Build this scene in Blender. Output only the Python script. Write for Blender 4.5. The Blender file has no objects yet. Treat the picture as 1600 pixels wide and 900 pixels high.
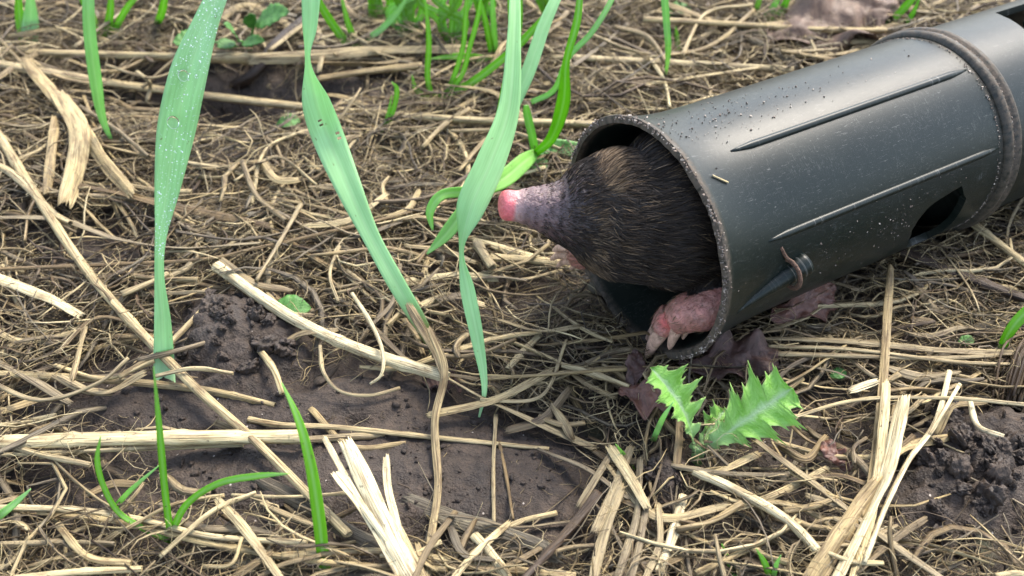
import bpy, bmesh, math, random
import numpy as np
from mathutils import Vector

# ------------------------------------------------------------------ camera, sky, sun, exposure
SC = bpy.context.scene
COL = SC.collection
MM = 0.001                       # all layout numbers below are millimetres
F, PITCH, CAMH = 1716.0, math.radians(42), 204.0
cd_ = bpy.data.cameras.new('camera'); cam_o = bpy.data.objects.new('camera', cd_); COL.objects.link(cam_o)
cam_o.location = (0, 0, CAMH*MM); cam_o.rotation_euler = (math.radians(90)-PITCH, 0, 0)
cd_.sensor_width = 36; cd_.lens = F/1600*36; cd_.clip_start = 0.005; cd_.clip_end = 200
cd_.dof.use_dof = True; cd_.dof.focus_distance = 0.262; cd_.dof.aperture_fstop = 21
SC.camera = cam_o
SUN_EL, SUN_AZ = math.radians(52), math.radians(36)    # azimuth from +Y towards +X
W = bpy.data.worlds.new('World'); SC.world = W; W.use_nodes = True
wn = W.node_tree.nodes; wl = W.node_tree.links; wn.clear()
sky = wn.new('ShaderNodeTexSky'); sky.sky_type = 'NISHITA'; sky.sun_disc = False
sky.sun_elevation = SUN_EL; sky.sun_rotation = SUN_AZ; sky.dust_density = 2.0; sky.air_density = 1.0; sky.ozone_density = 1.0
bgn = wn.new('ShaderNodeBackground'); bgn.inputs[1].default_value = 0.115
hs = wn.new('ShaderNodeHueSaturation'); hs.inputs['Saturation'].default_value = 0.74
wo = wn.new('ShaderNodeOutputWorld')
wl.new(sky.outputs[0], hs.inputs['Color']); wl.new(hs.outputs[0], bgn.inputs[0]); wl.new(bgn.outputs[0], wo.inputs[0])
sl = bpy.data.lights.new('sun', 'SUN'); sl.energy = 1.5; sl.angle = math.radians(24); sl.color = (1.0, 0.91, 0.78)
so = bpy.data.objects.new('sun', sl); COL.objects.link(so)
sd = Vector((math.sin(SUN_AZ)*math.cos(SUN_EL), math.cos(SUN_AZ)*math.cos(SUN_EL), math.sin(SUN_EL)))
so.rotation_euler = sd.to_track_quat('Z', 'Y').to_euler(); so.location = sd*2
SC.view_settings.view_transform = 'Standard'; SC.view_settings.look = 'None'; SC.view_settings.gamma = 1
SC.view_settings.use_curve_mapping = False; SC.view_settings.exposure = 2.3
SC.render.engine = 'CYCLES'

# ------------------------------------------------------------------ helpers: pixels <-> points
rng = np.random.default_rng(7); random.seed(7)
CAM = np.array([0, 0, CAMH]); FW = np.array([0, math.cos(PITCH), -math.sin(PITCH)])
UP = np.array([0, math.sin(PITCH), math.cos(PITCH)]); RT = np.array([1., 0, 0])
def ray(px, py):
    px = np.asarray(px, float); py = np.asarray(py, float)
    d = (px-800)[..., None]*RT+(450-py)[..., None]*UP+F*FW
    return d/np.linalg.norm(d, axis=-1, keepdims=True)
def at_z(px, py, z):
    d = ray(px, py); return CAM+d*((np.asarray(z, float)-CAMH)/d[..., 2])[..., None]
def at_y(px, py, Y):
    d = ray(px, py); return CAM+d*(np.asarray(Y, float)/d[..., 1])[..., None]
def project(P):
    Q = np.asarray(P, float)-CAM; d = np.maximum(Q@FW, 1.0)
    return 800+F*(Q@RT)/d, 450-F*(Q@UP)/d, d
def unit(v): return v/np.maximum(np.linalg.norm(v, axis=-1, keepdims=True), 1e-9)

# ------------------------------------------------------------------ helpers: noise
def _h(ix, iy, seed):
    n = (ix.astype(np.int64)*374761393+iy.astype(np.int64)*668265263+seed*1442695041) & 0x7fffffff
    n = ((n ^ (n >> 13))*1274126177) & 0x7fffffff
    n = ((n ^ (n >> 15))*1103515245) & 0x7fffffff
    return (n ^ (n >> 16))/float(0x7fffffff)
def vnoise(x, y, seed=0):
    x0 = np.floor(x); y0 = np.floor(y); fx = x-x0; fy = y-y0
    fx = fx*fx*fx*(fx*(fx*6-15)+10); fy = fy*fy*fy*(fy*(fy*6-15)+10)
    a = _h(x0, y0, seed); b = _h(x0+1, y0, seed); c = _h(x0, y0+1, seed); d = _h(x0+1, y0+1, seed)
    return (a+(b-a)*fx)*(1-fy)+(c+(d-c)*fx)*fy-0.5
def fbm(x, y, oct=4, seed=0):
    r = 0; amp = 1.0
    for o in range(oct):
        r = r+amp*vnoise(x*2**o+17.3*o, y*2**o-9.1*o, seed+o); amp *= .5
    return r
def worley(x, y, seed=0):                       # rounded lumps, 0..1
    x0 = np.floor(x); y0 = np.floor(y); best = np.full(np.shape(x), 9.0)
    for i in (-1, 0, 1):
        for j in (-1, 0, 1):
            cx = x0+i; cy = y0+j
            dx = cx+_h(cx, cy, seed)-x; dy = cy+_h(cx, cy, seed+5)-y
            r = .55+.5*_h(cx, cy, seed+9)
            best = np.minimum(best, np.sqrt(dx*dx+dy*dy)/r)
    return np.sqrt(np.clip(1-best*best, 0, 1))

# ------------------------------------------------------------------ tunnel frame
TC = np.array([31.54, 208.63, 32.0]); TA = unit(np.array([.84154549, .53727337, -.0560224]))
TS = unit(np.cross(TA, [0, 0, 1.])); TU = np.cross(TS, TA); TLEN = 205.0
def tube_r(L):
    L = np.asarray(L, float); e = np.minimum(L, TLEN-L)
    return 28+3.0*np.exp(-(np.maximum(e, 0)/9.0)**1.3)
def tpt(L, th, r):
    L, th, r = np.broadcast_arrays(np.asarray(L, float), np.asarray(th, float), np.asarray(r, float))
    return TC+L[..., None]*TA+(r*np.cos(th))[..., None]*TS+(r*np.sin(th))[..., None]*TU
def tloc(L, s, u): return TC+L*TA+s*TS+u*TU
def ray_l(px, py, L):
    d = ray(px, py); return CAM+d*((((TC+TA*L)-CAM)@TA)/(d@TA))
def tube_floor(x, y):          # underside height of the tunnel above each ground point (inf outside)
    x = np.asarray(x, float); y = np.asarray(y, float)
    L = (x-TC[0])*TA[0]+(y-TC[1])*TA[1]; s = (x-TC[0])*TS[0]+(y-TC[1])*TS[1]
    r = tube_r(np.clip(L, 0, TLEN))+.4
    zc = TC[2]+TA[2]*L
    inside = (L > -1.5) & (L < TLEN+1.5) & (np.abs(s) < r)
    return np.where(inside, zc-np.sqrt(np.maximum(r*r-s*s, 0)), 1e6)

# ------------------------------------------------------------------ ground height and thatch density
BARE = [(375, 535, 95, 62, 1), (330, 640, 190, 42, 1), (690, 740, 235, 95, 1), (360, 740, 120, 50, .95), (600, 625, 110, 40, .9),
        (860, 800, 60, 60, .8), (1500, 765, 110, 85, .72), (1560, 690, 60, 45, .6), (1230, 730, 70, 45, .6), (150, 385, 60, 26, .6),
        (350, 148, 150, 38, .97), (700, 430, 70, 26, .35), (990, 395, 60, 30, .5), (480, 780, 90, 40, .8), (1040, 745, 40, 40, .6),
        (560, 130, 80, 22, .7), (1280, 640, 80, 40, .35), (130, 790, 120, 40, .5), (60, 640, 30, 30, .5), (800, 470, 60, 26, .4)]
def thatch(x, y):
    P = np.stack([x, y, np.zeros_like(x)], -1); u, v, d = project(P)
    wob = 1+.9*vnoise(x/9, y/9, 31)
    D = np.ones_like(u)
    for bx, by, rx, ry, s in BARE:
        q = ((u-bx)/rx)**2+((v-by)/ry)**2
        D = np.minimum(D, 1-s*np.clip(1.45-q*wob, 0, 1)*(y < 600))
    return np.clip(D, 0, 1)
HEAP = [(375, 530, 95, 62, 2.6), (1510, 745, 115, 90, 4.2), (1040, 755, 34, 40, 2.6), (690, 740, 200, 90, .8), (1570, 690, 60, 50, 2.6)]
def smooth_h(x, y):
    x = np.asarray(x, float); y = np.asarray(y, float)
    h = 4.0*fbm(x/70, y/70, 2, 3)+1.8*fbm(x/22, y/22, 2, 8)
    P = np.stack([x, y, np.zeros_like(x)], -1); u, v, d = project(P)
    for bx, by, rx, ry, a in HEAP:
        q = ((u-bx)/rx)**2+((v-by)/ry)**2; h = h+a*np.exp(-q*1.3)*(y < 600)
    q = ((u-350)/150)**2+((v-150)/32)**2; h = h-20*np.exp(-q)*(y < 600)
    return np.minimum(h, tube_floor(x, y)-.6)
def ground_h(x, y):
    h = smooth_h(x, y)
    P = np.stack([x, y, np.zeros_like(x)], -1); u, v, d = project(P)
    lump = np.zeros_like(h)
    for bx, by, rx, ry, a in HEAP:
        q = ((u-bx)/rx)**2+((v-by)/ry)**2; lump = np.maximum(lump, min(a/2.6, 1.)*np.exp(-q*.7)*(a > 1)*(y < 600))
    h = h-3.6*np.clip(thatch(x, y)-.15, 0, 1)
    wx = x+2.5*vnoise(x/5, y/5, 51); wy = y+2.5*vnoise(x/5, y/5, 52)
    h = h+(.6+2.6*lump)*worley(wx/6.5, wy/6.5, 4)+(.5+1.5*lump)*worley(wx/2.9, wy/2.9, 14)+.8*fbm(x/3.2, y/3.2, 3, 21)
    return np.minimum(h, tube_floor(x, y)-.3)
def surf(px, py, off=0.0, n=5):               # pixel -> point resting off mm above the ground
    px = np.asarray(px, float); py = np.asarray(py, float); z = np.zeros_like(px)
    for _ in range(n):
        P = at_z(px, py, z); z = smooth_h(P[..., 0], P[..., 1])+off
    return at_z(px, py, z)

# ------------------------------------------------------------------ helpers: meshes
def mesh_np(name, V, loops, starts, attrs=None, smooth=True):
    me = bpy.data.meshes.new(name); V = np.ascontiguousarray(np.asarray(V, float)*MM, dtype=np.float32)
    me.vertices.add(len(V)); me.vertices.foreach_set('co', V.ravel())
    me.loops.add(len(loops)); me.loops.foreach_set('vertex_index', np.asarray(loops, np.int32))
    me.polygons.add(len(starts)); me.polygons.foreach_set('loop_start', np.asarray(starts, np.int32))
    me.polygons.foreach_set('use_smooth', np.full(len(starts), smooth, dtype=bool))
    for k, (typ, arr) in (attrs or {}).items():
        at = me.attributes.new(k, typ, 'POINT')
        at.data.foreach_set('color' if typ == 'FLOAT_COLOR' else 'vector', np.ascontiguousarray(arr, dtype=np.float32).ravel())
    me.update(calc_edges=True); return me
def mesh_faces(name, V, Fs, attrs=None, smooth=True):
    loops = np.concatenate([np.asarray(f) for f in Fs]); ln = np.array([len(f) for f in Fs])
    return mesh_np(name, V, loops, np.concatenate([[0], np.cumsum(ln)[:-1]]), attrs, smooth)
def obj(name, me, mat=None, parent=None, **props):
    o = bpy.data.objects.new(name, me); COL.objects.link(o)
    if mat is not None and me is not None and not me.materials: me.materials.append(mat)
    if parent is not None: o.parent = parent
    for k, v in props.items(): o[k] = v
    return o
def recenter(o):                              # put a mesh thing's origin at its own base
    me = o.data; n = len(me.vertices); a = np.empty(n*3, np.float32); me.vertices.foreach_get('co', a); a = a.reshape(-1, 3)
    c = np.array([a[:, 0].mean(), a[:, 1].mean(), a[:, 2].min()], np.float32)
    me.vertices.foreach_set('co', (a-c).ravel()); o.location = Vector(c.tolist()); me.update(); return o
def empty(name, loc, **props):
    o = bpy.data.objects.new(name, None); COL.objects.link(o); o.empty_display_size = .005
    o.location = Vector((np.asarray(loc, float)*MM).tolist())
    for k, v in props.items(): o[k] = v
    return o
def adopt(child, root):                       # keep world-space mesh in place under an Empty
    child.parent = root; child.location = -root.location; return child
def frames(P, ref):
    T = unit(np.gradient(P, axis=1)); ref = np.broadcast_to(ref, P.shape)
    B = unit(np.cross(T, ref)); N = np.cross(B, T); return T, B, N
def sweep(P, wa, wb, K=4, ref=(0, 0, 1.), rnd=None, hollow=False, ridge=None, roll=None):
    """P (n,m,3) centre lines, wa/wb (n,m) half width/half thickness -> V, loops, starts, attrs"""
    P = np.asarray(P, float); n, m, _ = P.shape
    wa = np.broadcast_to(wa, (n, m)); wb = np.broadcast_to(wb, (n, m))
    T, B, N = frames(P, ref)
    if roll is not None:
        c = np.cos(roll)[..., None]; s = np.sin(roll)[..., None]; B, N = B*c+N*s, N*c-B*s
    idx = np.arange(m); sc = np.ones(m); sh = np.zeros(m)
    if hollow:
        idx = np.concatenate([[0, 0], idx, [m-1, m-1]]); sc = np.concatenate([[.7, .74], sc, [.74, .7]]); sh = np.concatenate([[4., .0], sh, [.0, -4.]])
    M = len(idx); ph = np.arange(K)*2*math.pi/K
    rr = np.ones((n, M, K)) if ridge is None else np.broadcast_to(ridge, (n, M, K))
    C = P[:, idx]+T[:, idx]*sh[None, :, None]
    V = C[:, :, None, :]+(wa[:, idx]*sc)[:, :, None, None]*(rr*np.cos(ph))[..., None]*B[:, idx][:, :, None, :] \
        +(wb[:, idx]*sc)[:, :, None, None]*(rr*np.sin(ph))[..., None]*N[:, idx][:, :, None, :]
    base = (np.arange(n)*M*K)[:, None, None]; i = np.arange(M-1)[None, :, None]*K; k = np.arange(K)[None, None, :]; k2 = (k+1) % K
    q = np.stack([base+i+k, base+i+k2, base+i+K+k2, base+i+K+k], -1).reshape(-1)
    c0 = ((np.arange(n)*M*K)[:, None]+np.arange(K)[None, ::-1]).reshape(-1)
    c1 = ((np.arange(n)*M*K)[:, None]+(M-1)*K+np.arange(K)[None]).reshape(-1)
    loops = np.concatenate([q, c0, c1]); nq = len(q)//4
    starts = np.concatenate([np.arange(nq)*4, nq*4+np.arange(2*n)*K])
    rnd = rng.random((n, 2)) if rnd is None else np.asarray(rnd, float)
    seg = np.linalg.norm(np.diff(P, axis=1), axis=-1); al = np.concatenate([np.zeros((n, 1)), np.cumsum(seg, 1)], 1)
    fib = np.ones((n, M, K, 4)); fib[..., 0] = rnd[:, 0][:, None, None]; fib[..., 1] = (al/np.maximum(al[:, -1:], 1e-6))[:, idx][:, :, None]; fib[..., 2] = rnd[:, 1][:, None, None]
    st = np.zeros((n, M, K, 3)); st[..., 0] = (wa[:, idx])[:, :, None]*np.cos(ph); st[..., 1] = al[:, idx][:, :, None]; st[..., 2] = (rnd[:, 1]*97)[:, None, None]+(wb[:, idx])[:, :, None]*np.sin(ph)
    return V.reshape(-1, 3), loops, starts, {'fib': ('FLOAT_COLOR', fib.reshape(-1, 4)), 'st': ('FLOAT_VECTOR', st.reshape(-1, 3))}
def spline(pts, m):                           # Catmull-Rom through rows of pts
    p = np.asarray(pts, float)
    if len(p) == 2: return p[0]+(p[1]-p[0])*np.linspace(0, 1, m)[:, None]
    e = np.vstack([2*p[0]-p[1], p, 2*p[-1]-p[-2]]); t = np.linspace(0, len(p)-1-1e-6, m); i = t.astype(int); f = (t-i)[:, None]
    a, b, c, d = e[i], e[i+1], e[i+2], e[i+3]
    return .5*(2*b+(c-a)*f+(2*a-5*b+4*c-d)*f*f+(3*b-a-3*c+d)*f**3)
def join_np(parts):
    Vs, Ls, Ss, at = [], [], [], {}; ov = ol = 0
    for V, l, s, a in parts:
        Vs.append(V); Ls.append(np.asarray(l)+ov); Ss.append(np.asarray(s)+ol); ov += len(V); ol += len(l)
        for k, (t, arr) in a.items(): at.setdefault(k, (t, []))[1].append(arr)
    return np.concatenate(Vs), np.concatenate(Ls), np.concatenate(Ss), {k: (t, np.concatenate(x)) for k, (t, x) in at.items()}

# ------------------------------------------------------------------ helpers: materials
class NT:
    def __init__(s, name):
        s.m = bpy.data.materials.new(name); s.m.use_nodes = True; s.t = s.m.node_tree; s.t.nodes.clear()
        s.out = s.n('ShaderNodeOutputMaterial')
    def n(s, typ, **kw):
        nd = s.t.nodes.new(typ)
        for k, v in kw.items(): setattr(nd, k, v)
        return nd
    def l(s, a, b): s.t.links.new(a, b)
    def setin(s, nd, i, v):
        if hasattr(v, 'is_output') or isinstance(v, bpy.types.NodeSocket): s.l(v, nd.inputs[i])
        else: nd.inputs[i].default_value = v
    def attr(s, name, out='Vector'): return s.n('ShaderNodeAttribute', attribute_name=name).outputs[out]
    def sep(s, v):
        x = s.n('ShaderNodeSeparateXYZ'); s.l(v, x.inputs[0]); return x.outputs
    def math(s, op, a, b=0.0, c=0.0, clamp=False):
        x = s.n('ShaderNodeMath', operation=op, use_clamp=clamp)
        for i, v in enumerate((a, b, c)): s.setin(x, i, v)
        return x.outputs[0]
    def vmul(s, v, k):
        x = s.n('ShaderNodeVectorMath', operation='MULTIPLY'); s.l(v, x.inputs[0]); x.inputs[1].default_value = k; return x.outputs[0]
    def noise(s, v, scale, detail=3, rough=.55, dist=0.0):
        x = s.n('ShaderNodeTexNoise'); s.l(v, x.inputs['Vector']); x.inputs['Scale'].default_value = scale
        x.inputs['Detail'].default_value = detail; x.inputs['Roughness'].default_value = rough; x.inputs['Distortion'].default_value = dist; return x.outputs['Fac']
    def vor(s, v, scale):
        x = s.n('ShaderNodeTexVoronoi'); s.l(v, x.inputs['Vector']); x.inputs['Scale'].default_value = scale; return x.outputs
    def ramp(s, f, stops, interp='LINEAR'):
        x = s.n('ShaderNodeValToRGB'); x.color_ramp.interpolation = interp; e = x.color_ramp.elements
        for i, (p, c) in enumerate(stops):
            el = e[i] if i < 2 else e.new(p)
            el.position = p; el.color = (*c, 1) if not isinstance(c, (int, float)) else (c, c, c, 1)
        s.l(f, x.inputs[0]); return x.outputs[0]
    def mix(s, f, a, b, mode='MIX'):
        x = s.n('ShaderNodeMix', data_type='RGBA', blend_type=mode); s.setin(x, 0, f)
        for i, v in ((6, a), (7, b)): s.setin(x, i, (*v, 1) if isinstance(v, tuple) and len(v) == 3 else v)
        return x.outputs[2]
    def bump(s, h, dist, strength=1.0, normal=None):
        x = s.n('ShaderNodeBump'); x.inputs['Distance'].default_value = dist; x.inputs['Strength'].default_value = strength; s.l(h, x.inputs['Height'])
        if normal is not None: s.l(normal, x.inputs['Normal'])
        return x.outputs[0]
    def bsdf(s, **kw):
        x = s.n('ShaderNodeBsdfPrincipled')
        for k, v in kw.items(): s.setin(x, k.replace('_', ' '), (*v, 1) if isinstance(v, tuple) and len(v) == 3 and 'Radius' not in k else v)
        return x
    def done(s, sh): s.l(sh, s.out.inputs[0]); return s.m
def coord(t): return t.n('ShaderNodeTexCoord').outputs['Object']

STRAW_STOPS = [(0, (.030, .018, .011)), (.2, (.075, .046, .023)), (.42, (.165, .114, .052)), (.68, (.37, .285, .140)), (.88, (.60, .50, .285)), (1, (.78, .70, .47))]
def straw_material():
    t = NT('dry_straw'); fib = t.sep(t.attr('fib', 'Color')); st = t.attr('st')
    base = t.ramp(fib[0], STRAW_STOPS)
    hue = t.mix(t.math('MULTIPLY', fib[2], .5), base, t.mix(.6, base, (.36, .34, .25)), 'MIX')
    streak = t.noise(t.vmul(st, (4.2, .10, 1.0)), 1.0, 3, .6)
    blot = t.noise(t.vmul(st, (.5, .12, 1.0)), 1.0, 3, .65)
    c = t.mix(1.0, hue, t.ramp(streak, [(.32, (.36, .30, .25)), (.5, (.92, .91, .88)), (.68, (1.3, 1.28, 1.22))]), 'MULTIPLY')
    c = t.mix(1.0, c, t.ramp(blot, [(.3, (.5, .43, .36)), (.5, (1, 1, 1)), (.75, (1.15, 1.12, 1.02))]), 'MULTIPLY')
    spot = t.noise(t.vmul(st, (1.6, .7, 1.0)), 1.0, 2, .5)
    c = t.mix(t.ramp(spot, [(.66, 0), (.73, .75)]), c, (.05, .035, .025))
    rough = t.math('ADD', t.math('MULTIPLY', blot, .3), .42)
    b = t.bsdf(Base_Color=c, Roughness=rough, Normal=t.bump(streak, .0005, .9)); b.inputs['Specular IOR Level'].default_value = .45
    tr = t.n('ShaderNodeBsdfTranslucent'); t.l(c, tr.inputs[0])
    mx = t.n('ShaderNodeMixShader'); mx.inputs[0].default_value = .10; t.l(b.outputs[0], mx.inputs[1]); t.l(tr.outputs[0], mx.inputs[2])
    return t.done(mx.outputs[0])
def grass_material():
    t = NT('green_grass'); fib = t.sep(t.attr('fib', 'Color')); st = t.attr('st')
    base = t.ramp(fib[0], [(0, (.19, .50, .012)), (.35, (.23, .54, .04)), (.7, (.33, .64, .22)), (1, (.46, .74, .42))])
    vein = t.noise(t.vmul(st, (3.2, .02, 1.0)), 1.0, 1, .5); blot = t.noise(t.vmul(st, (.25, .06, 1.0)), 1.0, 3, .6)
    c = t.mix(1.0, base, t.ramp(vein, [(.35, (.90, .92, .90)), (.65, (1.06, 1.05, 1.06))]), 'MULTIPLY')
    c = t.mix(1.0, c, t.ramp(blot, [(.3, (.82, .86, .8)), (.7, (1.1, 1.06, 1.1))]), 'MULTIPLY')
    c = t.mix(t.ramp(t.math('ABSOLUTE', t.sep(st)[0]), [(.12, .45), (.5, 0)]), c, t.mix(.5, c, (.62, .80, .48)))
    dry = fib[2]
    dryn = t.math('MULTIPLY', dry, t.math('ADD', blot, .35), clamp=True)
    c = t.mix(dryn, c, (.30, .24, .10))
    sp = t.noise(t.vmul(st, (.9, .5, 1.0)), 1.0, 2, .5)
    c = t.mix(t.ramp(sp, [(.71, 0), (.76, .6)]), c, (.16, .14, .05))
    b = t.bsdf(Base_Color=c, Roughness=.42, Normal=t.bump(vein, .00006, .5)); b.inputs['Specular IOR Level'].default_value = .5
    tr = t.n('ShaderNodeBsdfTranslucent'); t.l(t.mix(.4, c, (.30, .62, .08)), tr.inputs[0])
    mx = t.n('ShaderNodeMixShader'); mx.inputs[0].default_value = .45; t.l(b.outputs[0], mx.inputs[1]); t.l(tr.outputs[0], mx.inputs[2])
    return t.done(mx.outputs[0])
def soil_material(name='damp_soil', dark=1.0):
    t = NT(name); p = coord(t)
    n1 = t.noise(p, 55, 4, .6); n2 = t.noise(p, 420, 5, .65); n3 = t.noise(p, 1700, 3, .6)
    c = t.ramp(n1, [(.3, (.023*dark, .0155*dark, .011*dark)), (.55, (.042*dark, .030*dark, .022*dark)), (.75, (.070*dark, .052*dark, .039*dark))])
    c = t.mix(1.0, c, t.ramp(n2, [(.28, (.5, .46, .45)), (.5, (1, 1, 1)), (.72, (1.5, 1.45, 1.4))]), 'MULTIPLY')
    v = t.vor(p, 330); sp = t.math('LESS_THAN', v['Distance'], .085); pick = t.math('GREATER_THAN', t.sep(v['Color'])[0], .80)
    c = t.mix(t.math('MULTIPLY', sp, pick), c, (.36, .32, .28))
    moss = t.noise(p, 32, 2, .5); c = t.mix(t.ramp(moss, [(.66, 0), (.74, .4)]), c, (.075, .095, .03))
    h = t.math('ADD', t.math('MULTIPLY', n2, 1.0), t.math('MULTIPLY', n3, .4))
    b = t.bsdf(Base_Color=c, Roughness=t.ramp(n1, [(.3, .48), (.7, .8)]), Normal=t.bump(h, .0016, .9)); b.inputs['Specular IOR Level'].default_value = .4
    return t.done(b.outputs[0])
def leaf_material(name, c0, c1, rough=.5, transl=.1, veins=True):
    t = NT(name); st = t.attr('st'); n1 = t.noise(st, .35, 4, .6); n2 = t.noise(st, 1.6, 3, .6)
    c = t.ramp(n1, [(.3, c0), (.7, c1)])
    c = t.mix(1.0, c, t.ramp(n2, [(.3, (.7, .7, .7)), (.7, (1.2, 1.2, 1.2))]), 'MULTIPLY')
    b = t.bsdf(Base_Color=c, Roughness=rough, Normal=t.bump(n2, .0004, .7))
    tr = t.n('ShaderNodeBsdfTranslucent'); t.l(c, tr.inputs[0])
    mx = t.n('ShaderNodeMixShader'); mx.inputs[0].default_value = transl; t.l(b.outputs[0], mx.inputs[1]); t.l(tr.outputs[0], mx.inputs[2])
    return t.done(mx.outputs[0])
def thistle_material():
    t = NT('thistle_leaf'); st = t.attr('st'); fib = t.sep(t.attr('fib', 'Color'))
    n1 = t.noise(st, .5, 3, .6); n2 = t.noise(st, 2.0, 2, .5)
    c = t.ramp(n1, [(.3, (.22, .50, .06)), (.7, (.38, .68, .17))])
    c = t.mix(t.math('MAXIMUM', t.ramp(fib[0], [(.0, .85), (.2, 0)]), t.ramp(fib[1], [(.05, .7), (.45, 0)])), c, (.52, .68, .40))
    c = t.mix(t.ramp(fib[0], [(.86, 0), (1, .6)]), c, (.45, .55, .22))
    b = t.bsdf(Base_Color=c, Roughness=.38, Normal=t.bump(n2, .0005, .8))
    tr = t.n('ShaderNodeBsdfTranslucent'); t.l(t.mix(.5, c, (.25, .55, .05)), tr.inputs[0])
    mx = t.n('ShaderNodeMixShader'); mx.inputs[0].default_value = .35; t.l(b.outputs[0], mx.inputs[1]); t.l(tr.outputs[0], mx.inputs[2])
    return t.done(mx.outputs[0])
def plastic_material():
    t = NT('dark_green_plastic'); tl = t.attr('st'); x = t.sep(tl)          # st = (length mm, angle*r mm, outside=1)
    n1 = t.noise(t.vmul(tl, (1, 1, 0)), .055, 4, .6); n2 = t.noise(t.vmul(tl, (1, 1, 0)), .7, 4, .7)
    c = t.mix(n1, (.0035, .0075, .006), (.007, .012, .010))
    # scuffs and dry mud film
    scr = t.noise(t.vmul(tl, (.35, 2.6, 0)), 1.0, 5, .75, 1.5); scr2 = t.noise(t.vmul(tl, (2.2, .5, 0)), .8, 5, .75, 2.0)
    sm = t.math('MULTIPLY', t.ramp(scr2, [(.56, 0), (.72, 1)]), t.ramp(t.noise(t.vmul(tl, (1, 1, 0)), .09, 3, .7, .6), [(.48, 0), (.66, 1)]))
    c = t.mix(t.math('MULTIPLY', sm, .7), c, (.16, .17, .165))
    c = t.mix(t.math('MULTIPLY', t.ramp(scr, [(.60, 0), (.66, 1)]), .4), c, (.2, .2, .19))
    near = t.ramp(x[0], [(0, 1), (1, 0)])
    e1 = t.math('SUBTRACT', 1.0, t.math('DIVIDE', x[0], 2.6), clamp=True)           # muddy front lip
    e2 = t.math('SUBTRACT', 1.0, t.math('DIVIDE', t.math('ABSOLUTE', t.math('SUBTRACT', x[0], 103.0)), 5.2), clamp=True)   # muddy collar
    e = t.math('ADD', t.math('MULTIPLY', e1, 1.2), t.math('MULTIPLY', e2, 1.1))
    mud = t.math('MULTIPLY', e, t.ramp(n2, [(.35, .1), (.6, 1)]), clamp=True)
    low = t.math('MULTIPLY', t.ramp(t.math('ADD', t.math('DIVIDE', x[1], 60.0), .5), [(.28, 1), (.62, 0)]), t.ramp(n1, [(.35, .15), (.65, .8)]))
    c = t.mix(t.math('MULTIPLY', low, .22), c, (.08, .07, .055))
    c = t.mix(mud, c, (.10, .078, .058))
    r = t.math('ADD', t.math('ADD', .30, t.math('MULTIPLY', n1, .12)), t.math('ADD', t.math('MULTIPLY', mud, .4), t.math('MULTIPLY', sm, .2)))
    bp = t.bump(n2, .0004, .9, t.bump(t.math('MULTIPLY', scr2, 1.0), .00012, .5))
    nn = t.n('ShaderNodeMix', data_type='VECTOR'); t.l(mud, nn.inputs[0]); gg = t.n('ShaderNodeNewGeometry').outputs['Normal']
    t.l(t.bump(scr2, .00008, .5), nn.inputs[4]); t.l(bp, nn.inputs[5])
    b = t.bsdf(Base_Color=c, Roughness=r, Normal=nn.outputs[1]); b.inputs['IOR'].default_value = 1.5
    b.inputs['Specular IOR Level'].default_value = .27
    return t.done(b.outputs[0])
def plain(name, c, rough=.5, scale=800, var=.4, bump=.0003, **kw):
    t = NT(name); p = coord(t); n = t.noise(p, scale, 4, .6)
    col = t.mix(1.0, (*c, 1), t.ramp(n, [(.3, (1-var,)*3), (.7, (1+var,)*3)]), 'MULTIPLY')
    b = t.bsdf(Base_Color=col, Roughness=rough, Normal=t.bump(n, bump, .8))
    for k, v in kw.items(): b.inputs[k].default_value = v
    return t.done(b.outputs[0])
M_STRAW = straw_material(); M_GRASS = grass_material(); M_SOIL = soil_material(); M_PLASTIC = plastic_material()
M_THISTLE = thistle_material()
M_NETTLE = leaf_material('seedling_leaf', (.05, .17, .025), (.11, .29, .06), .5, .3)
M_DEAD = leaf_material('dead_leaf_purple_brown', (.032, .014, .011), (.085, .042, .031), .6, .05)
M_DEADRED = leaf_material('dead_leaf_red_brown', (.065, .024, .016), (.16, .07, .045), .5, .1)
M_DEADTAN = leaf_material('dead_leaf_tan_brown', (.085, .050, .034), (.17, .108, .072), .55, .12)
M_RUST = plain('rusty_wire', (.10, .055, .035), .8, 1500, .5, .0005)
M_CLAW = plain('horn_claw', (.42, .27, .20), .35, 700, .45, .0003)
def water_material():
    t = NT('water_drop'); b = t.bsdf(Base_Color=(1, 1, 1), Roughness=.02); b.inputs['Transmission Weight'].default_value = 1; b.inputs['IOR'].default_value = 1.33
    return t.done(b.outputs[0])
M_WATER = water_material()
M_DEW = plain('dew', (.85, .92, .88), .12, 500, .05, .00001)

# ------------------------------------------------------------------ ground
def axis(lo, hi, step, far):
    mid = np.arange(lo, hi+step/2, step); out = [mid]; g = step*1.25; a = [hi]; b = [lo]
    while a[-1] < far: a.append(a[-1]+g); b.append(b[-1]-g); g *= 1.25
    return np.concatenate([b[:0:-1], mid, a[1:]])
gx = axis(-205, 205, .85, 60000); gy = axis(95, 400, .85, 60000)
X, Y = np.meshgrid(gx, gy); Z = ground_h(X, Y); nx, ny = len(gx), len(gy)
ii = (np.arange(ny-1)[:, None]*nx+np.arange(nx-1)[None]); q = np.stack([ii, ii+1, ii+nx+1, ii+nx], -1).reshape(-1)
obj('ground', mesh_np('ground', np.stack([X, Y, Z], -1).reshape(-1, 3), q, np.arange(len(q)//4)*4), M_SOIL, kind='structure')

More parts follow.
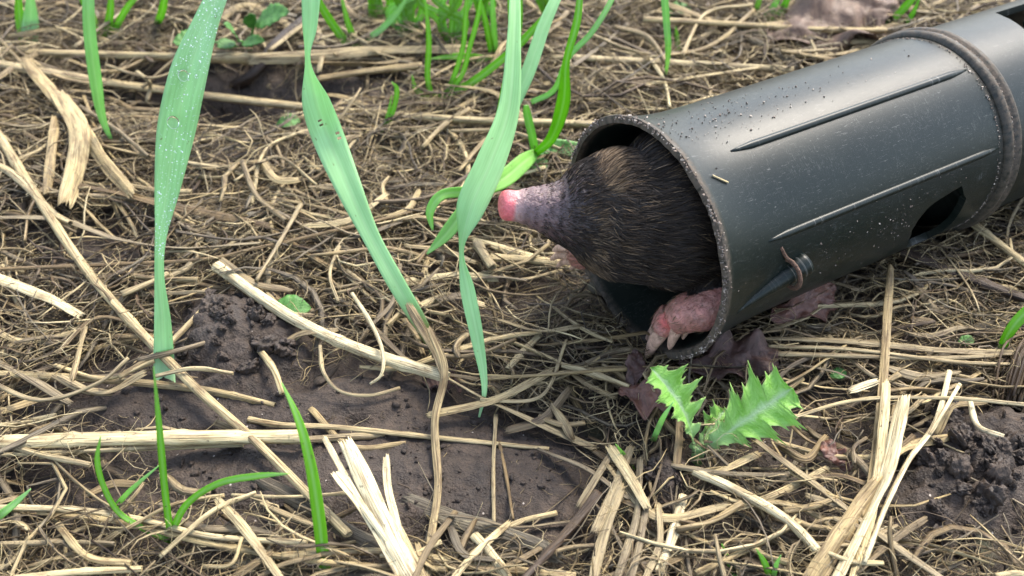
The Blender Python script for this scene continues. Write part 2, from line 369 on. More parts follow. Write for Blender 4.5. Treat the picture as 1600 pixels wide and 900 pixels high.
# ------------------------------------------------------------------ plastic tunnel
OD = dict(category='mole trap', label='dark green plastic tube trap lying on the straw with a mole in its mouth')
tun = empty('tunnel_trap', TC-np.array([0, 0, 31]), **OD)
def tube_shell():
    nt = 300; th = np.arange(nt)*2*math.pi/nt
    Ls = np.concatenate([[0, .25, .7, 1.3, 2], np.arange(3, 14, 1.), np.arange(15, 204, 1.5), [204, 205]])
    Vs, st = [], []
    def ring(L, r, o):
        c = 2.0*np.stack([np.cos(th), np.sin(th)], 1)
        Le = L+(0.5*vnoise(c[:, 0]*2.2+9, c[:, 1]*2.2, 77)+.35*vnoise(c[:, 0]*9, c[:, 1]*9, 78))*max(0, 1-L/4.)
        Vs.append(tpt(Le, th, r*(1+.0035*np.cos(2*th+.6)))); a = (np.degrees(th)+90) % 360-90.0
        st.append(np.stack([np.full(nt, L), a/57.3*28*0+((th+math.pi) % (2*math.pi)-math.pi)*28, np.full(nt, o)], 1))
    edge = lambda L: .9*np.exp(-((L-.6)/1.0)**2)
    n1 = vnoise(th*14, th*0, 5)
    for L in Ls: ring(L, tube_r(L)+.45*math.exp(-((L-.8)/.8)**2)-(.55 if L == 0 else 0), 1)
    for L in Ls[::-1]: ring(L, tube_r(L)-1.9-(.0 if L > .3 else -.35), 0)
    V = np.concatenate(Vs); M = len(Vs)
    i = np.arange(M)[:, None]*nt; i2 = ((np.arange(M)+1) % M)[:, None]*nt; k = np.arange(nt)[None]; k2 = (k+1) % nt
    q = np.stack([i+k, i2+k, i2+k2, i+k2], -1).reshape(-1)
    return mesh_np('tube_wall', V, q, np.arange(len(q)//4)*4, {'st': ('FLOAT_VECTOR', np.concatenate(st))})
shell = adopt(obj('tube_wall', tube_shell(), M_PLASTIC), tun)
def cutter(pts, r0=20., r1=36.):               # prism through the wall from (angle, length) outline
    n = len(pts); th = np.radians([p[0] for p in pts]); L = np.array([p[1] for p in pts], float)
    V = np.concatenate([tpt(L, th, r0), tpt(L, th, r1)])
    Fs = [list(range(n))[::-1], list(range(n, 2*n))]+[[i, (i+1) % n, n+(i+1) % n, n+i] for i in range(n)]
    o = obj('cutter', mesh_faces('cutter', V, Fs, smooth=False)); return o
def cut(o, outline):
    c = cutter(outline)
    for x_ in (o, c):
        bm = bmesh.new(); bm.from_mesh(x_.data); bmesh.ops.recalc_face_normals(bm, faces=bm.faces)
        if bm.calc_volume(signed=True) < 0: bmesh.ops.reverse_faces(bm, faces=bm.faces)
        bm.to_mesh(x_.data); bm.free()
    md = o.modifiers.new('b', 'BOOLEAN'); md.object = c; md.operation = 'DIFFERENCE'; md.solver = 'EXACT'
    bpy.context.view_layer.update(); dg = bpy.context.evaluated_depsgraph_get()
    me = bpy.data.meshes.new_from_object(o.evaluated_get(dg)); o.modifiers.clear(); old = o.data; o.data = me
    if not me.materials: me.materials.append(M_PLASTIC)
    bpy.data.meshes.remove(old); bpy.data.objects.remove(c)
shell.parent = None; shell.location = (0, 0, 0)
cut(shell, [(10, 84), (7.5, 76), (4.5, 71.5), (-1, 69), (-8, 68.2), (-18, 70), (-30, 74), (-38, 80), (-38, 87), (-20, 88), (0, 87.5)][::-1])
cut(shell, [(110, 133), (109, 172), (86, 170), (84, 129)])
adopt(shell, tun)
for p in shell.data.polygons: p.use_smooth = True
def tube_coords(me):                           # st = (length mm, arc mm, 1 outside / 0 inside)
    n_ = len(me.vertices); a_ = np.empty(n_*3, np.float32); me.vertices.foreach_get('co', a_); d_ = a_.reshape(-1, 3).astype(float)/MM-TC
    L_ = d_@TA; x_ = d_@TS; y_ = d_@TU; st_ = np.stack([L_, np.arctan2(y_, x_)*28, (np.hypot(x_, y_) > tube_r(L_)-.9)*1.0], 1)
    if 'st' in me.attributes: me.attributes.remove(me.attributes['st'])
    at_ = me.attributes.new('st', 'FLOAT_VECTOR', 'POINT'); at_.data.foreach_set('vector', st_.astype(np.float32).ravel())
tube_coords(shell.data)
try: shell.data.set_sharp_from_angle(angle=math.radians(38))
except Exception: pass
# longitudinal ribs
for thd, La, Lb in ((70.5, 15, 97.5), (23.5, 15.5, 98), (23.5, 110, 190), (160, 15, 98), (208, 15, 98)):
    m = 40; L = np.linspace(La, Lb, m); P = tpt(L, math.radians(thd), tube_r(L)-.15)[None]
    e = np.minimum(np.arange(m), np.arange(m)[::-1])/3.0; w = (.25+.75*np.clip(e, 0, 1)**.8)
    V, l, s, a = sweep(P, 1.05*w[None], 1.0*w[None], 8, ref=unit(tpt(0, math.radians(thd), 1.)-TC))
    a['st'] = ('FLOAT_VECTOR', np.stack([np.repeat(L, 8), np.full(m*8, math.radians(thd)*28), np.ones(m*8)], 1))
    adopt(obj('rib', mesh_np('rib', V, l, s, a), M_PLASTIC), tun)
def ring_part(name, prof, mat, nt=200, wob=.15):
    th = np.arange(nt)*2*math.pi/nt; Vs = []; st = []
    for L, r in prof:
        Vs.append(tpt(L, th, r+wob*vnoise(th*9+L, th*0+L, 3))); st.append(np.stack([np.full(nt, L), ((th+math.pi) % (2*math.pi)-math.pi)*28, np.ones(nt)], 1))
    M = len(prof); i = np.arange(M)[:, None]*nt; i2 = ((np.arange(M)+1) % M)[:, None]*nt; k = np.arange(nt)[None]; k2 = (k+1) % nt
    q = np.stack([i+k, i2+k, i2+k2, i+k2], -1).reshape(-1)
    return adopt(obj(name, mesh_np(name, np.concatenate(Vs), q, np.arange(len(q)//4)*4, {'st': ('FLOAT_VECTOR', np.concatenate(st))}), mat), tun)
ring_part('collar', [(99.8, 27.4), (100.0, 28.4), (100.5, 29.2), (101.4, 29.7), (102.4, 29.5), (102.8, 28.9), (103.2, 28.9), (103.7, 29.6), (104.6, 29.9), (105.4, 29.6), (105.9, 28.6), (106.1, 27.4)], M_PLASTIC)
P = tpt(np.linspace(134, 168, 16), math.radians(90), np.linspace(27.2, 26.0, 16))[None]
wv = 2.6*np.sqrt(np.clip(np.linspace(0, 1, 16)*6, .15, 1))
V, l, s, a = sweep(P, wv[None], 1.3, 10, ref=TU); a['st'] = ('FLOAT_VECTOR', np.tile([140., 40., 1.], (len(V), 1)))
adopt(obj('lever', mesh_np('lever', V, l, s, a), M_PLASTIC), tun)
# unseen disc added half way in to block light reaching the side window
ring_part('light_block_disc', [(96.0, .05), (96.0, 25.9), (97.2, 25.9), (97.2, .05)], M_PLASTIC, 80, 0.)
# moulded peg with rusty wire
m = 24; L = np.linspace(6.5, 27.5, m); thp = np.radians(np.linspace(-9, 4.5, m))
w = np.linspace(.5, 3.3, m)*np.where(np.arange(m) > m-3, .96, 1)
P = tpt(L, thp, tube_r(L)+np.linspace(-.4, .6, m))[None]
V, l, s, a = sweep(P, w[None], w[None], 16, ref=tpt(0, 0., 1.)-TC, hollow=False)
a['st'] = ('FLOAT_VECTOR', np.stack([np.repeat(L, 16)+8, np.repeat(thp, 16)*28+18, np.ones(m*16)], 1))
peg = adopt(obj('peg', mesh_np('peg', V, l, s, a), M_PLASTIC), tun)
ph = np.linspace(-.35*math.pi, 1.25*math.pi, 30); pc = tpt(23.0, math.radians(1.5), 29.4); e1 = unit(tpt(0, math.radians(1.5), 1.)-TC); e2 = np.cross(TA, e1)
P = pc+3.3*np.sin(ph)[:, None]*e1+3.3*np.cos(ph)[:, None]*e2+np.linspace(0, -1.6, 30)[:, None]*TA+np.linspace(0, -1, 30)[:, None]**2*e2*-1.5
obj('wire_loop', mesh_np('wire_loop', *sweep(P[None], .55*(1+.3*rng.random((1, 30))), .5, 7, ref=TA)), M_RUST, peg)
P = spline(np.array([pc+3.2*e2*-1-.5*e1, pc-5*e2-1.2*e1-2*TA, pc-8*e2-2.5*e1-3.5*TA]), 12)
obj('wire_loop', mesh_np('wire_loop', *sweep(P[None], .5, .45, 7, ref=TA)), M_RUST, peg)
# grit stuck to the lip and scattered on the plastic: too small to count
def grains(Pc, rad, jit=.35):
    ico = np.array([(0, 0, 1), (.894, 0, .447), (.276, .851, .447), (-.724, .526, .447), (-.724, -.526, .447), (.276, -.851, .447), (.724, .526, -.447), (-.276, .851, -.447), (-.894, 0, -.447), (-.276, -.851, -.447), (.724, -.526, -.447), (0, 0, -1)])
    fc = np.array([(0, 1, 2), (0, 2, 3), (0, 3, 4), (0, 4, 5), (0, 5, 1), (1, 6, 2), (2, 7, 3), (3, 8, 4), (4, 9, 5), (5, 10, 1), (2, 6, 7), (3, 7, 8), (4, 8, 9), (5, 9, 10), (1, 10, 6), (6, 11, 7), (7, 11, 8), (8, 11, 9), (9, 11, 10), (10, 11, 6)])
    n = len(Pc); sc = rad[:, None, None]*(1+jit*rng.normal(size=(n, 12, 1)))*(1+.3*rng.normal(size=(n, 1, 3)))
    V = Pc[:, None]+ico[None]*sc; f = (np.arange(n)[:, None, None]*12+fc[None]).reshape(-1)
    fib = np.ones((n, 12, 4)); fib[..., 0] = rng.random((n, 1)); st = np.tile(Pc[:, None], (1, 12, 1))
    return V.reshape(-1, 3), f, np.arange(len(f)//3)*3, {'fib': ('FLOAT_COLOR', fib.reshape(-1, 4)), 'st': ('FLOAT_VECTOR', st.reshape(-1, 3))}
def grit_material():
    t = NT('grit'); f = t.sep(t.attr('fib', 'Color')); c = t.ramp(f[0], [(0, (.05, .038, .032)), (.5, (.16, .125, .10)), (.85, (.34, .29, .24)), (1, (.62, .58, .52))])
    return t.done(t.bsdf(Base_Color=c, Roughness=.8).outputs[0])
M_GRIT = grit_material()
n = 1500; th = rng.random(n)*2*math.pi; keep = vnoise(th*6, th*0, 61)+.5 > rng.random(n)*.75; th = th[keep]; n = len(th)
Pl = tpt(-.25+rng.random(n)**2*1.6, th, 31.1-.3+rng.normal(size=n)*.35)
n2 = 420; thc = np.radians(np.concatenate([rng.normal(92, 9, n2//2), rng.normal(2, 10, n2//2)])); Lc = np.concatenate([rng.gamma(2.0, 14, n2//2), rng.normal(60, 17, n2//2)])
ok = (Lc > 1) & (Lc < 96) & ~((np.degrees(thc) < 11) & (Lc > 66)); thc = thc[ok]; Lc = Lc[ok]
Pd = tpt(Lc, thc, tube_r(Lc)+.05)
n3 = 900; th3 = rng.random(n3)*2*math.pi; P3 = tpt(103.0+rng.normal(size=n3)*.5, th3, 28.9)
P4 = tpt(98.3+rng.normal(size=300)*.35, rng.random(300)*6.28, 28.1)
Pg = np.concatenate([Pl, Pd, P3, P4]); rg = np.concatenate([.13+.2*rng.random(len(Pl))**2, .09+.2*rng.random(len(Pd))**4, .12+.2*rng.random(n3), .1+.15*rng.random(300)])
gr_ = grains(Pg, rg); gr_[3]['fib'][1][:, 0] = .15+.75*gr_[3]['fib'][1][:, 0]
adopt(obj('dirt_grains', mesh_np('dirt_grains', *gr_, smooth=False), M_GRIT, kind='stuff'), tun)
# straw fleck stuck to the wall
Lf = np.linspace(5.2, 8.6, 8); obj('straw_fleck', mesh_np('straw_fleck', *sweep(tpt(Lf, np.radians(np.linspace(61, 56, 8)), tube_r(Lf)+.25)[None], .25, .2, 5, rnd=[(.8, .3)])), M_STRAW,
    label='tiny straw fleck stuck on the plastic tube behind its lip', category='straw')

# ------------------------------------------------------------------ mole
def mole_material():
    t = NT('mole_skin'); c = t.attr('skin', 'Color'); p = coord(t); n = t.noise(p, 900, 4, .6); w = t.noise(p, 260, 3, .6)
    cc = t.mix(1.0, c, t.ramp(n, [(.3, (.72, .66, .66)), (.7, (1.15, 1.15, 1.15))]), 'MULTIPLY')
    b = t.bsdf(Base_Color=cc, Roughness=.42, Normal=t.bump(t.math('ADD', n, w), .0007, .8))
    b.inputs['Subsurface Weight'].default_value = .25; b.inputs['Subsurface Scale'].default_value = .0015; b.inputs['Subsurface Radius'].default_value = (1, .4, .25)
    return t.done(b.outputs[0])
def fur_material():
    t = NT('mole_fur'); f = t.sep(t.attr('fib', 'Color'))
    c = t.ramp(f[0], [(0, (.010, .008, .007)), (.5, (.022, .017, .014)), (.8, (.070, .046, .029)), (1, (.26, .18, .105))])
    c = t.mix(t.math('MULTIPLY', f[1], .5), c, t.mix(.5, c, (.07, .055, .042)))
    b = t.bsdf(Base_Color=c, Roughness=.5); b.inputs['Specular IOR Level'].default_value = .18
    return t.done(b.outputs[0])
M_MOLE = mole_material(); M_FUR = fur_material()
def blob_path(pts, m, K=20, flat=1.0, ref=(0, 0, 1.)):
    s_ = spline(pts, m); return sweep(s_[None, :, :3], np.maximum(s_[None, :, 3], .05), np.maximum(s_[None, :, 3], .05)*flat, K, ref=ref)
def pk(px, py, L, r): return np.append(ray_l(px, py, L), r)
def tk(L, s, u, r): return np.append(tloc(L, s, u), r)
NOSE = ray_l(784, 321, -31)
spine = [pk(781, 321, -31.4, 1.2), pk(785, 321, -30.8, 3.2), pk(794, 321, -29.4, 3.75), pk(806, 322, -27.8, 3.7), pk(826, 323, -25.2, 4.7), pk(852, 326, -21.8, 6.0), pk(876, 329, -18.5, 8.0),
         pk(905, 329, -14.5, 11.4), pk(940, 331, -9.5, 14.4), pk(985, 335, -3.5, 15.8), tk(4, 1, 8.0, 18.2), tk(16, 0, 4, 21.0), tk(32, 0, -2.5, 22.4), tk(46, 0, -5, 20), tk(58, 0, -9, 14), tk(64, 0, -11, 7), tk(66, 0, -12, 2)]
parts = [blob_path(spine, 120, 40)]
# near hand (stands on the lip) and far hand (over the far lip)
nh = dict(sh=tk(20, 11, -5, 8.), el=tk(12, 16.5, -7.5, 6.6), wr=pk(1106, 480, 6.5, 5.7), pm=pk(1076, 488, 3.2, 5.4), kn=pk(1053, 499, 1.0, 4.4))
parts.append(blob_path([nh['sh'], nh['el'], nh['wr'], nh['pm'], nh['kn']], 40, 18, .9))
fingers = []; claws = []
def finger(a, b, c, ra, rb, tip, rc):          # root, knuckle, end of flesh, radii, claw tip
    parts.append(blob_path([np.append(a, ra), np.append(b, (ra+rb)/2*1.05), np.append(c, rb)], 16, 12)); claws.append((b*.25+c*.75, c, tip, rc))
kx = nh['kn'][:3]
near_f = [((1050, 496, 1.4), (1040, 507, -.1), (1033, 519, -1.0), 3.0, 2.6, (1009, 560, -2.6), 2.35),
          ((1066, 497, 1.6), (1062, 505, .9), (1058, 511, .4), 2.7, 2.2, (1045, 546, -.6), 1.85),
          ((1078, 497, 3.0), (1077, 506, 2.6), (1074, 512, 2.4), 2.2, 1.7, (1066, 530, 1.8), 1.2),
          ((1046, 490, 4.0), (1034, 500, 3.0), (1027, 510, 2.4), 2.3, 1.9, (1006, 545, 1.2), 1.7),
          ((1044, 484, 7.0), (1034, 493, 6.2), (1028, 502, 5.8), 2.0, 1.6, (1012, 528, 5.0), 1.2)]
for A, B, C_, ra, rb, T_, rc in near_f: finger(ray_l(*A), ray_l(*B), ray_l(*C_), ra, rb, ray_l(*T_), rc)
fh = [tk(12, -14, -2, 7.), pk(955, 400, 1, 5.0), pk(935, 397, -2, 4.2), pk(918, 394, -3.4, 3.3)]
parts.append(blob_path(fh, 30, 18, .85))
far_f = [((920, 388, -3.6), (908, 384, -4.4), (899, 382, -5.0), 2.2, 1.7, (870, 388, -6.0), 1.35), ((920, 394, -3.0), (908, 393, -3.6), (899, 393, -4.2), 2.2, 1.7, (866, 402, -5.0), 1.35),
         ((920, 400, -2.4), (910, 401, -2.8), (903, 402, -3.2), 2.1, 1.6, (876, 413, -3.8), 1.25), ((922, 384, -5.0), (912, 379, -6.0), (905, 376, -6.6), 1.9, 1.5, (884, 376, -7.6), 1.1),
         ((926, 403, -1.6), (919, 406, -1.8), (914, 408, -2.0), 1.8, 1.4, (897, 417, -2.4), 1.0)]
sh_ = lambda p: ray_l(p[0]-7, p[1]+4, p[2]-1.0)
for A, B, C_, ra, rb, T_, rc in far_f: finger(ray_l(*A), sh_(B), sh_(C_), ra*1.2, rb*1.25, sh_(T_), rc*1.25)
V, l, s, a = join_np(parts)
mo = obj('mole', mesh_np('mole', V, l, s))
for typ, kw in (('REMESH', dict(mode='VOXEL', voxel_size=.00042, use_smooth_shade=True)), ('SMOOTH', dict(factor=.5, iterations=7))):
    md = mo.modifiers.new(typ, typ)
    for k, v in kw.items(): setattr(md, k, v)
bpy.context.view_layer.update(); dg = bpy.context.evaluated_depsgraph_get(); me = bpy.data.meshes.new_from_object(mo.evaluated_get(dg))
mo.modifiers.clear(); mo.data = me; me.name = 'mole'
nv = len(me.vertices); co = np.empty(nv*3, np.float32); me.vertices.foreach_get('co', co); co = co.reshape(-1, 3).astype(float)/MM
no = np.empty(nv*3, np.float32); me.vertex_normals.foreach_get('vector', no); no = no.reshape(-1, 3).astype(float)
SP = spline(spine, 400); SPT = unit(np.gradient(SP[:, :3], axis=0)); SPA = np.concatenate([[0], np.cumsum(np.linalg.norm(np.diff(SP[:, :3], axis=0), axis=1))])
def nearest_spine(Q):
    out = np.empty(len(Q), int)
    for i in range(0, len(Q), 4000):
        d = ((Q[i:i+4000, None]-SP[None, :, :3])**2).sum(-1); out[i:i+4000] = d.argmin(1)
    return out
# skin relief: wrinkles round the snout, creases on the hands
ni = nearest_spine(co); al = SPA[ni]; dsp = np.linalg.norm(co-SP[ni, :3], axis=1)
onbody = dsp < SP[ni, 3]*1.12+.6
HN = np.array([x[:3] for x in (nh['wr'], nh['pm'], nh['kn'])]+[ray_l(*f[1]) for f in near_f]+[ray_l(*f[2]) for f in near_f]); HF = np.array([fh[2][:3], fh[3][:3]]+[ray_l(*f[1]) for f in far_f]+[ray_l(*f[2]) for f in far_f])
hd = np.minimum(np.sqrt(((co[:, None]-HN[None])**2).sum(-1)).min(1)-5.9, np.sqrt(((co[:, None]-HF[None])**2).sum(-1)).min(1)-3.4)
hand = np.clip(1-hd/2.2, 0, 1)*(~onbody | (hd < -.8))
sn = np.clip(1-(al-1)/19., 0, 1)*onbody
co += no*((.07*np.sin(al*2.6+2*vnoise(co[:, 2], co[:, 1], 2))*np.clip((al-3.5)/2, 0, 1)*np.clip((16-al)/5, 0, 1)*onbody)+.20*hand*vnoise(co[:, 0]*.9+co[:, 2]*.6, co[:, 1]*.9, 6)+.06*hand*np.sin((co@unit(TA*1.0+TU*.8))*2.4))[:, None]
me.vertices.foreach_set('co', (co*MM).astype(np.float32).ravel())
skin = np.zeros((nv, 4)); skin[:, 3] = 1; nz = vnoise(co[:, 0]*.4, co[:, 2]*.4+co[:, 1]*.3, 9)
def lay(c, w): 
    w = np.clip(w, 0, 1)[:, None]; skin[:, :3] = skin[:, :3]*(1-w)+np.array(c)*w
lay((.018, .014, .012), np.ones(nv))
lay((.075, .050, .052), np.clip((21-al)/7, 0, 1)*onbody); lay((.25, .165, .165), np.clip((13-al)/4+.8*nz, 0, 1)*.45*onbody); lay((.44, .29, .27), np.clip((6.2-al)/2, 0, 1)*.8*onbody)
lay((.62, .145, .155), np.clip((3.9-al)/.9, 0, 1)*onbody)
lay((.34, .165, .13), hand); lay((.50, .225, .185), hand*np.clip(.35+1.4*nz, 0, 1)); lay((.13, .07, .05), hand*np.clip(vnoise(co[:, 0]*1.5, co[:, 2]*1.5, 19)*2-.5, 0, .45))
ka = ray_l(1043, 502, -1.0); lay((.55, .07, .07), np.clip(1.4-np.linalg.norm(co-ka, axis=1)/2.4, 0, 1)*.75)
at = me.attributes.new('skin', 'FLOAT_COLOR', 'POINT'); at.data.foreach_set('color', skin.astype(np.float32).ravel())
me.materials.clear(); me.materials.append(M_MOLE); me.polygons.foreach_set('use_smooth', np.ones(len(me.polygons), dtype=bool)); me.update()
mo['label'] = 'dark furry mole with pink snout and clawed hands peering out of the tube'; mo['category'] = 'mole'
# claws
for b0, c0, tip, rc in claws:
    d = tip-b0; mid = b0+d*.55+np.array([0, 0, .10*np.linalg.norm(d)]); s_ = spline(np.array([b0, b0+d*.25+np.array([0, 0, .06*np.linalg.norm(d)]), mid, tip]), 18); tt = np.linspace(0, 1, 18)
    w = rc*np.minimum(1.0, np.sqrt(np.maximum(1-tt**2.2, 0))*1.0+.06)
    adopt(obj('claw', mesh_np('claw', *sweep(s_[None], w[None], (w*.72)[None], 10, ref=(TA*-.4+TU)))), mo).data.materials.append(M_CLAW)
# fur: strands rooted on the skin, combed from snout to tail
tri = me.loop_triangles; me.calc_loop_triangles(); ti = np.empty(len(me.loop_triangles)*3, np.int32); me.loop_triangles.foreach_get('vertices', ti); ti = ti.reshape(-1, 3)
ta = np.linalg.norm(np.cross(co[ti[:, 1]]-co[ti[:, 0]], co[ti[:, 2]]-co[ti[:, 0]]), axis=1)
tcn = co[ti].mean(1); La = (tcn-TC)@TA
dens = ta*np.where(La > 30, .08, 1.0)*np.where(La > 60, .3, 1)
NS = 85000; pick = rng.choice(len(ti), NS, p=dens/dens.sum()); bc = rng.dirichlet((1, 1, 1), NS)
root = (co[ti[pick]]*bc[..., None]).sum(1); nrm = unit((no[ti[pick]]*bc[..., None]).sum(1))
alr = (al[ti[pick]]*bc).sum(1); hr = (hand[ti[pick]]*bc).sum(1); ob = onbody[ti[pick]].mean(1)
keep = (alr > 4.3) & ((alr > 17) | (rng.random(NS) < .35+.5*np.clip((alr-6)/8, 0, 1))) & ((hr < .45) | (rng.random(NS) < .10))
rl_ = root-TC; rL = rl_@TA; rR = np.hypot(rl_@TS, rl_@TU); keep &= (rL < -1) | (rR < tube_r(rL)-2.6)
root, nrm, alr, hr = root[keep], nrm[keep], alr[keep], hr[keep]; NS = len(root)
flow = SPT[nearest_spine(root)]
armdir = unit(np.where((root-TC)@TS > 0, 1, 1)[:, None]*(HN[2]-nh['el'][:3])[None]); flow = np.where((hr > .2)[:, None], armdir*.9, flow)
fn = np.stack([vnoise(root[:, 0]*.35, root[:, 2]*.35+k*7, 40+k) for k in range(3)], 1)
dirv = flow+fn*.75+rng.normal(size=(NS, 3))*.16; dirv = unit(dirv-nrm*(dirv*nrm).sum(1, keepdims=True))
ln = np.interp(alr, [4, 9, 15, 22, 30], [.6, .9, 1.6, 3.2, 4.2])*(.65+.6*rng.random(NS)); ln = np.where(hr > .2, 1.6*(.6+.8*rng.random(NS)), ln)
lift = np.interp(alr, [4, 16, 26], [.45, .34, .34])
t4 = np.linspace(0, 1, 5)[None, :, None]
P = root[:, None]+ln[:, None, None]*(dirv[:, None]*(t4*.55+t4**2*.45)+nrm[:, None]*(t4-.45*t4**2)*lift[:, None, None])-nrm[:, None]*.15
ginger = np.clip(1-np.abs(alr-23)/8, 0, 1)*np.clip(.5+1.5*fn[:, 1], 0, 1)
tone = np.clip(.30+.28*rng.normal(size=NS)*.7+.7*ginger+.25*fn[:, 0], 0, .93); gh = rng.random(NS) < .035+.07*ginger; tone = np.where(gh, .9+.1*rng.random(NS), tone); tone = np.where(hr > .2, .9, tone)
wd = np.where(gh, .075, .06)[:, None]*np.array([.8, 1, .9, .65, .12])[None]
pl_ = P-TC; pL = pl_@TA; pa, pb = pl_@TS, pl_@TU; pR = np.hypot(pa, pb); kf = np.where(pL > -1, np.minimum(1, (tube_r(pL)-2.2)/np.maximum(pR, 1e-6)), 1.0)   # fur pressed flat by the wall
P = P+((kf-1)*pa)[..., None]*TS+((kf-1)*pb)[..., None]*TU
rv = unit(rng.normal(size=(NS, 3)))[:, None]; T = unit(np.gradient(P, axis=1)); B = unit(np.cross(T, np.broadcast_to(rv, P.shape)))
V = np.stack([P-B*wd[..., None], P+B*wd[..., None]], 2); k = np.arange(4); b0 = np.arange(NS)[:, None]*10+k[None]*2
q = np.stack([b0, b0+1, b0+3, b0+2], -1).reshape(-1); fib = np.ones((NS, 5, 2, 4)); fib[..., 0] = tone[:, None, None]; fib[..., 1] = t4[..., 0][:, :, None]
adopt(obj('fur', mesh_np('fur', V.reshape(-1, 3), q, np.arange(len(q)//4)*4, {'fib': ('FLOAT_COLOR', fib.reshape(-1, 4))}), M_FUR), mo)

# ------------------------------------------------------------------ dead-grass thatch (uncountable)
def clear_tube(P, r=0.0):
    tf = tube_floor(P[..., 0], P[..., 1]); P[..., 2] = np.where(P[..., 2] > tf-.3, np.where(tf < 1e5, tf-.3-r, P[..., 2]), P[..., 2]); return P
def scatter(n, box, power=1.0, cover=True):
    out = []; tot = 0
    while tot < n:
        x = rng.uniform(box[0], box[1], n); y = rng.uniform(box[2], box[3], n); k = rng.random(n) < thatch(x, y)**power*.97+.03
        out.append(np.stack([x[k], y[k]], 1)); tot += k.sum()
    return np.concatenate(out)[:n]
def field_angle(x, y):
    u, v, d = project(np.stack([x, y, np.zeros_like(x)], -1)); n = len(x)
    a = rng.normal(0, .55, n)+1.6*vnoise(x/28, y/28, 88); m = rng.random(n) < .28; a = np.where(m, rng.random(n)*math.pi, a)
    w = ((u > 930) & (u < 1110) & (v > 660)); a = np.where(w, rng.normal(1.45, .5, n), a)
    w = ((u < 170) & (v > 560) & (v < 780)); a = np.where(w, rng.normal(.7, .5, n), a)
    w = ((u > 1180) & (v > 500) & (v < 590)); a = np.where(w, rng.normal(-.05, .25, n), a)
    return a
def fibres(n, box, lr, wr, flat, m, curl, zmax, tones, K=3, power=1.0, wob=0.0):
    c = scatter(int(n*1.5) if power else n, box, power); ang = field_angle(c[:, 0], c[:, 1]); ln = np.exp(rng.uniform(math.log(lr[0]), math.log(lr[1]), len(c)))
    if power:
        e_ = np.stack([np.cos(ang), np.sin(ang)], 1)*ln[:, None]*.42; dd = np.minimum(thatch(c[:, 0]+e_[:, 0], c[:, 1]+e_[:, 1]), thatch(c[:, 0]-e_[:, 0], c[:, 1]-e_[:, 1]))
        kk = np.argsort(-(np.minimum(dd, .8)+.30*rng.random(len(c))))[:n]; c, ang, ln = c[kk], ang[kk], ln[kk]; n = len(c)
    t = np.linspace(-.5, .5, m)[None]; kap = rng.normal(size=(n, 1))*curl; kap2 = rng.normal(size=(n, 1))*curl*1.3; ph = rng.random((n, 1))*6.28
    hd_ = ang[:, None]+kap*t*ln[:, None]/20+kap2*np.sin(t*5+ph)
    st_ = ln[:, None]/(m-1); x = np.cumsum(np.cos(hd_)*st_, 1); y = np.cumsum(np.sin(hd_)*st_, 1)
    x = x-x[:, m//2:m//2+1]+c[:, :1]; y = y-y[:, m//2:m//2+1]+c[:, 1:]
    h = smooth_h(x, y); D = thatch(x, y); lev = rng.random((n, 1))**1.3
    z = h+.25+lev*zmax*(.25+.75*D)+wob*np.sin(t*rng.uniform(4, 12, (n, 1))+ph)*(.3+rng.random((n, 1)))
    z = z+rng.normal(size=(n, 1))*t*zmax*.7
    hs_ = h.mean(1, keepdims=True); z = np.maximum(z, h*.6+hs_*.4+.1)
    P = clear_tube(np.stack([x, y, z], -1)); w = np.exp(rng.uniform(math.log(wr[0]), math.log(wr[1]), (n, 1)))*(1-.5*np.abs(t*2)**3)
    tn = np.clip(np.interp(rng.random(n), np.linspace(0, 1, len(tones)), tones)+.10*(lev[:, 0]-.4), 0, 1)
    ref = unit(np.array([0, 0, 1.])+rng.normal(size=(n, 3))*(.5 if flat < 1 else .1))[:, None]
    return sweep(P, w, w*flat, K, ref=ref, rnd=np.stack([tn, rng.random(n)], 1))
INV = (-200, 205, 110, 400); WIDE = (-420, 470, 40, 760)
T_MID = [.02, .12, .22, .34, .46, .58, .68, .84]; T_FINE = [.06, .18, .3, .4, .5, .6, .72]
prt = [fibres(3600, INV, (16, 60), (.16, .46), .6, 9, .6, 6.5, T_MID), fibres(8500, INV, (8, 36), (.07, .19), .8, 11, 1.7, 7.0, T_FINE, wob=.8),
       fibres(1500, INV, (14, 55), (.5, 1.1), .28, 8, .4, 6.0, [.1, .22, .35, .45, .6, .75], K=4),
       fibres(2600, INV, (4, 14), (.12, .5), .5, 5, .5, 5.0, [.02, .1, .2, .35, .5], K=3, power=.45),
       fibres(2400, INV, (6, 26), (.05, .13), .9, 9, 1.6, 1.6, [.1, .3, .5, .7], power=.0),
       fibres(8000, INV, (6, 28), (.04, .09), .9, 9, 2.4, 8.5, [.25, .45, .6, .75, .9], wob=1.2),
       fibres(420, INV, (5, 22), (.8, 2.2), .22, 6, .4, 5.0, [.0, .05, .12, .2, .35], K=6)]
obj('dead_grass_thatch', mesh_np('dead_grass_thatch', *join_np(prt)), M_STRAW, kind='stuff', label='matted mass of dry dead grass and straw covering the soil', category='dead grass')
prt = []
P0 = [fibres(5500, WIDE, (25, 80), (.25, .9), .5, 7, .5, 7, T_MID)]
obj('dead_grass_thatch', mesh_np('dead_grass_thatch', *join_np(P0)), M_STRAW, kind='stuff', label='dry dead grass spreading over the ground around the tube trap', category='dead grass')
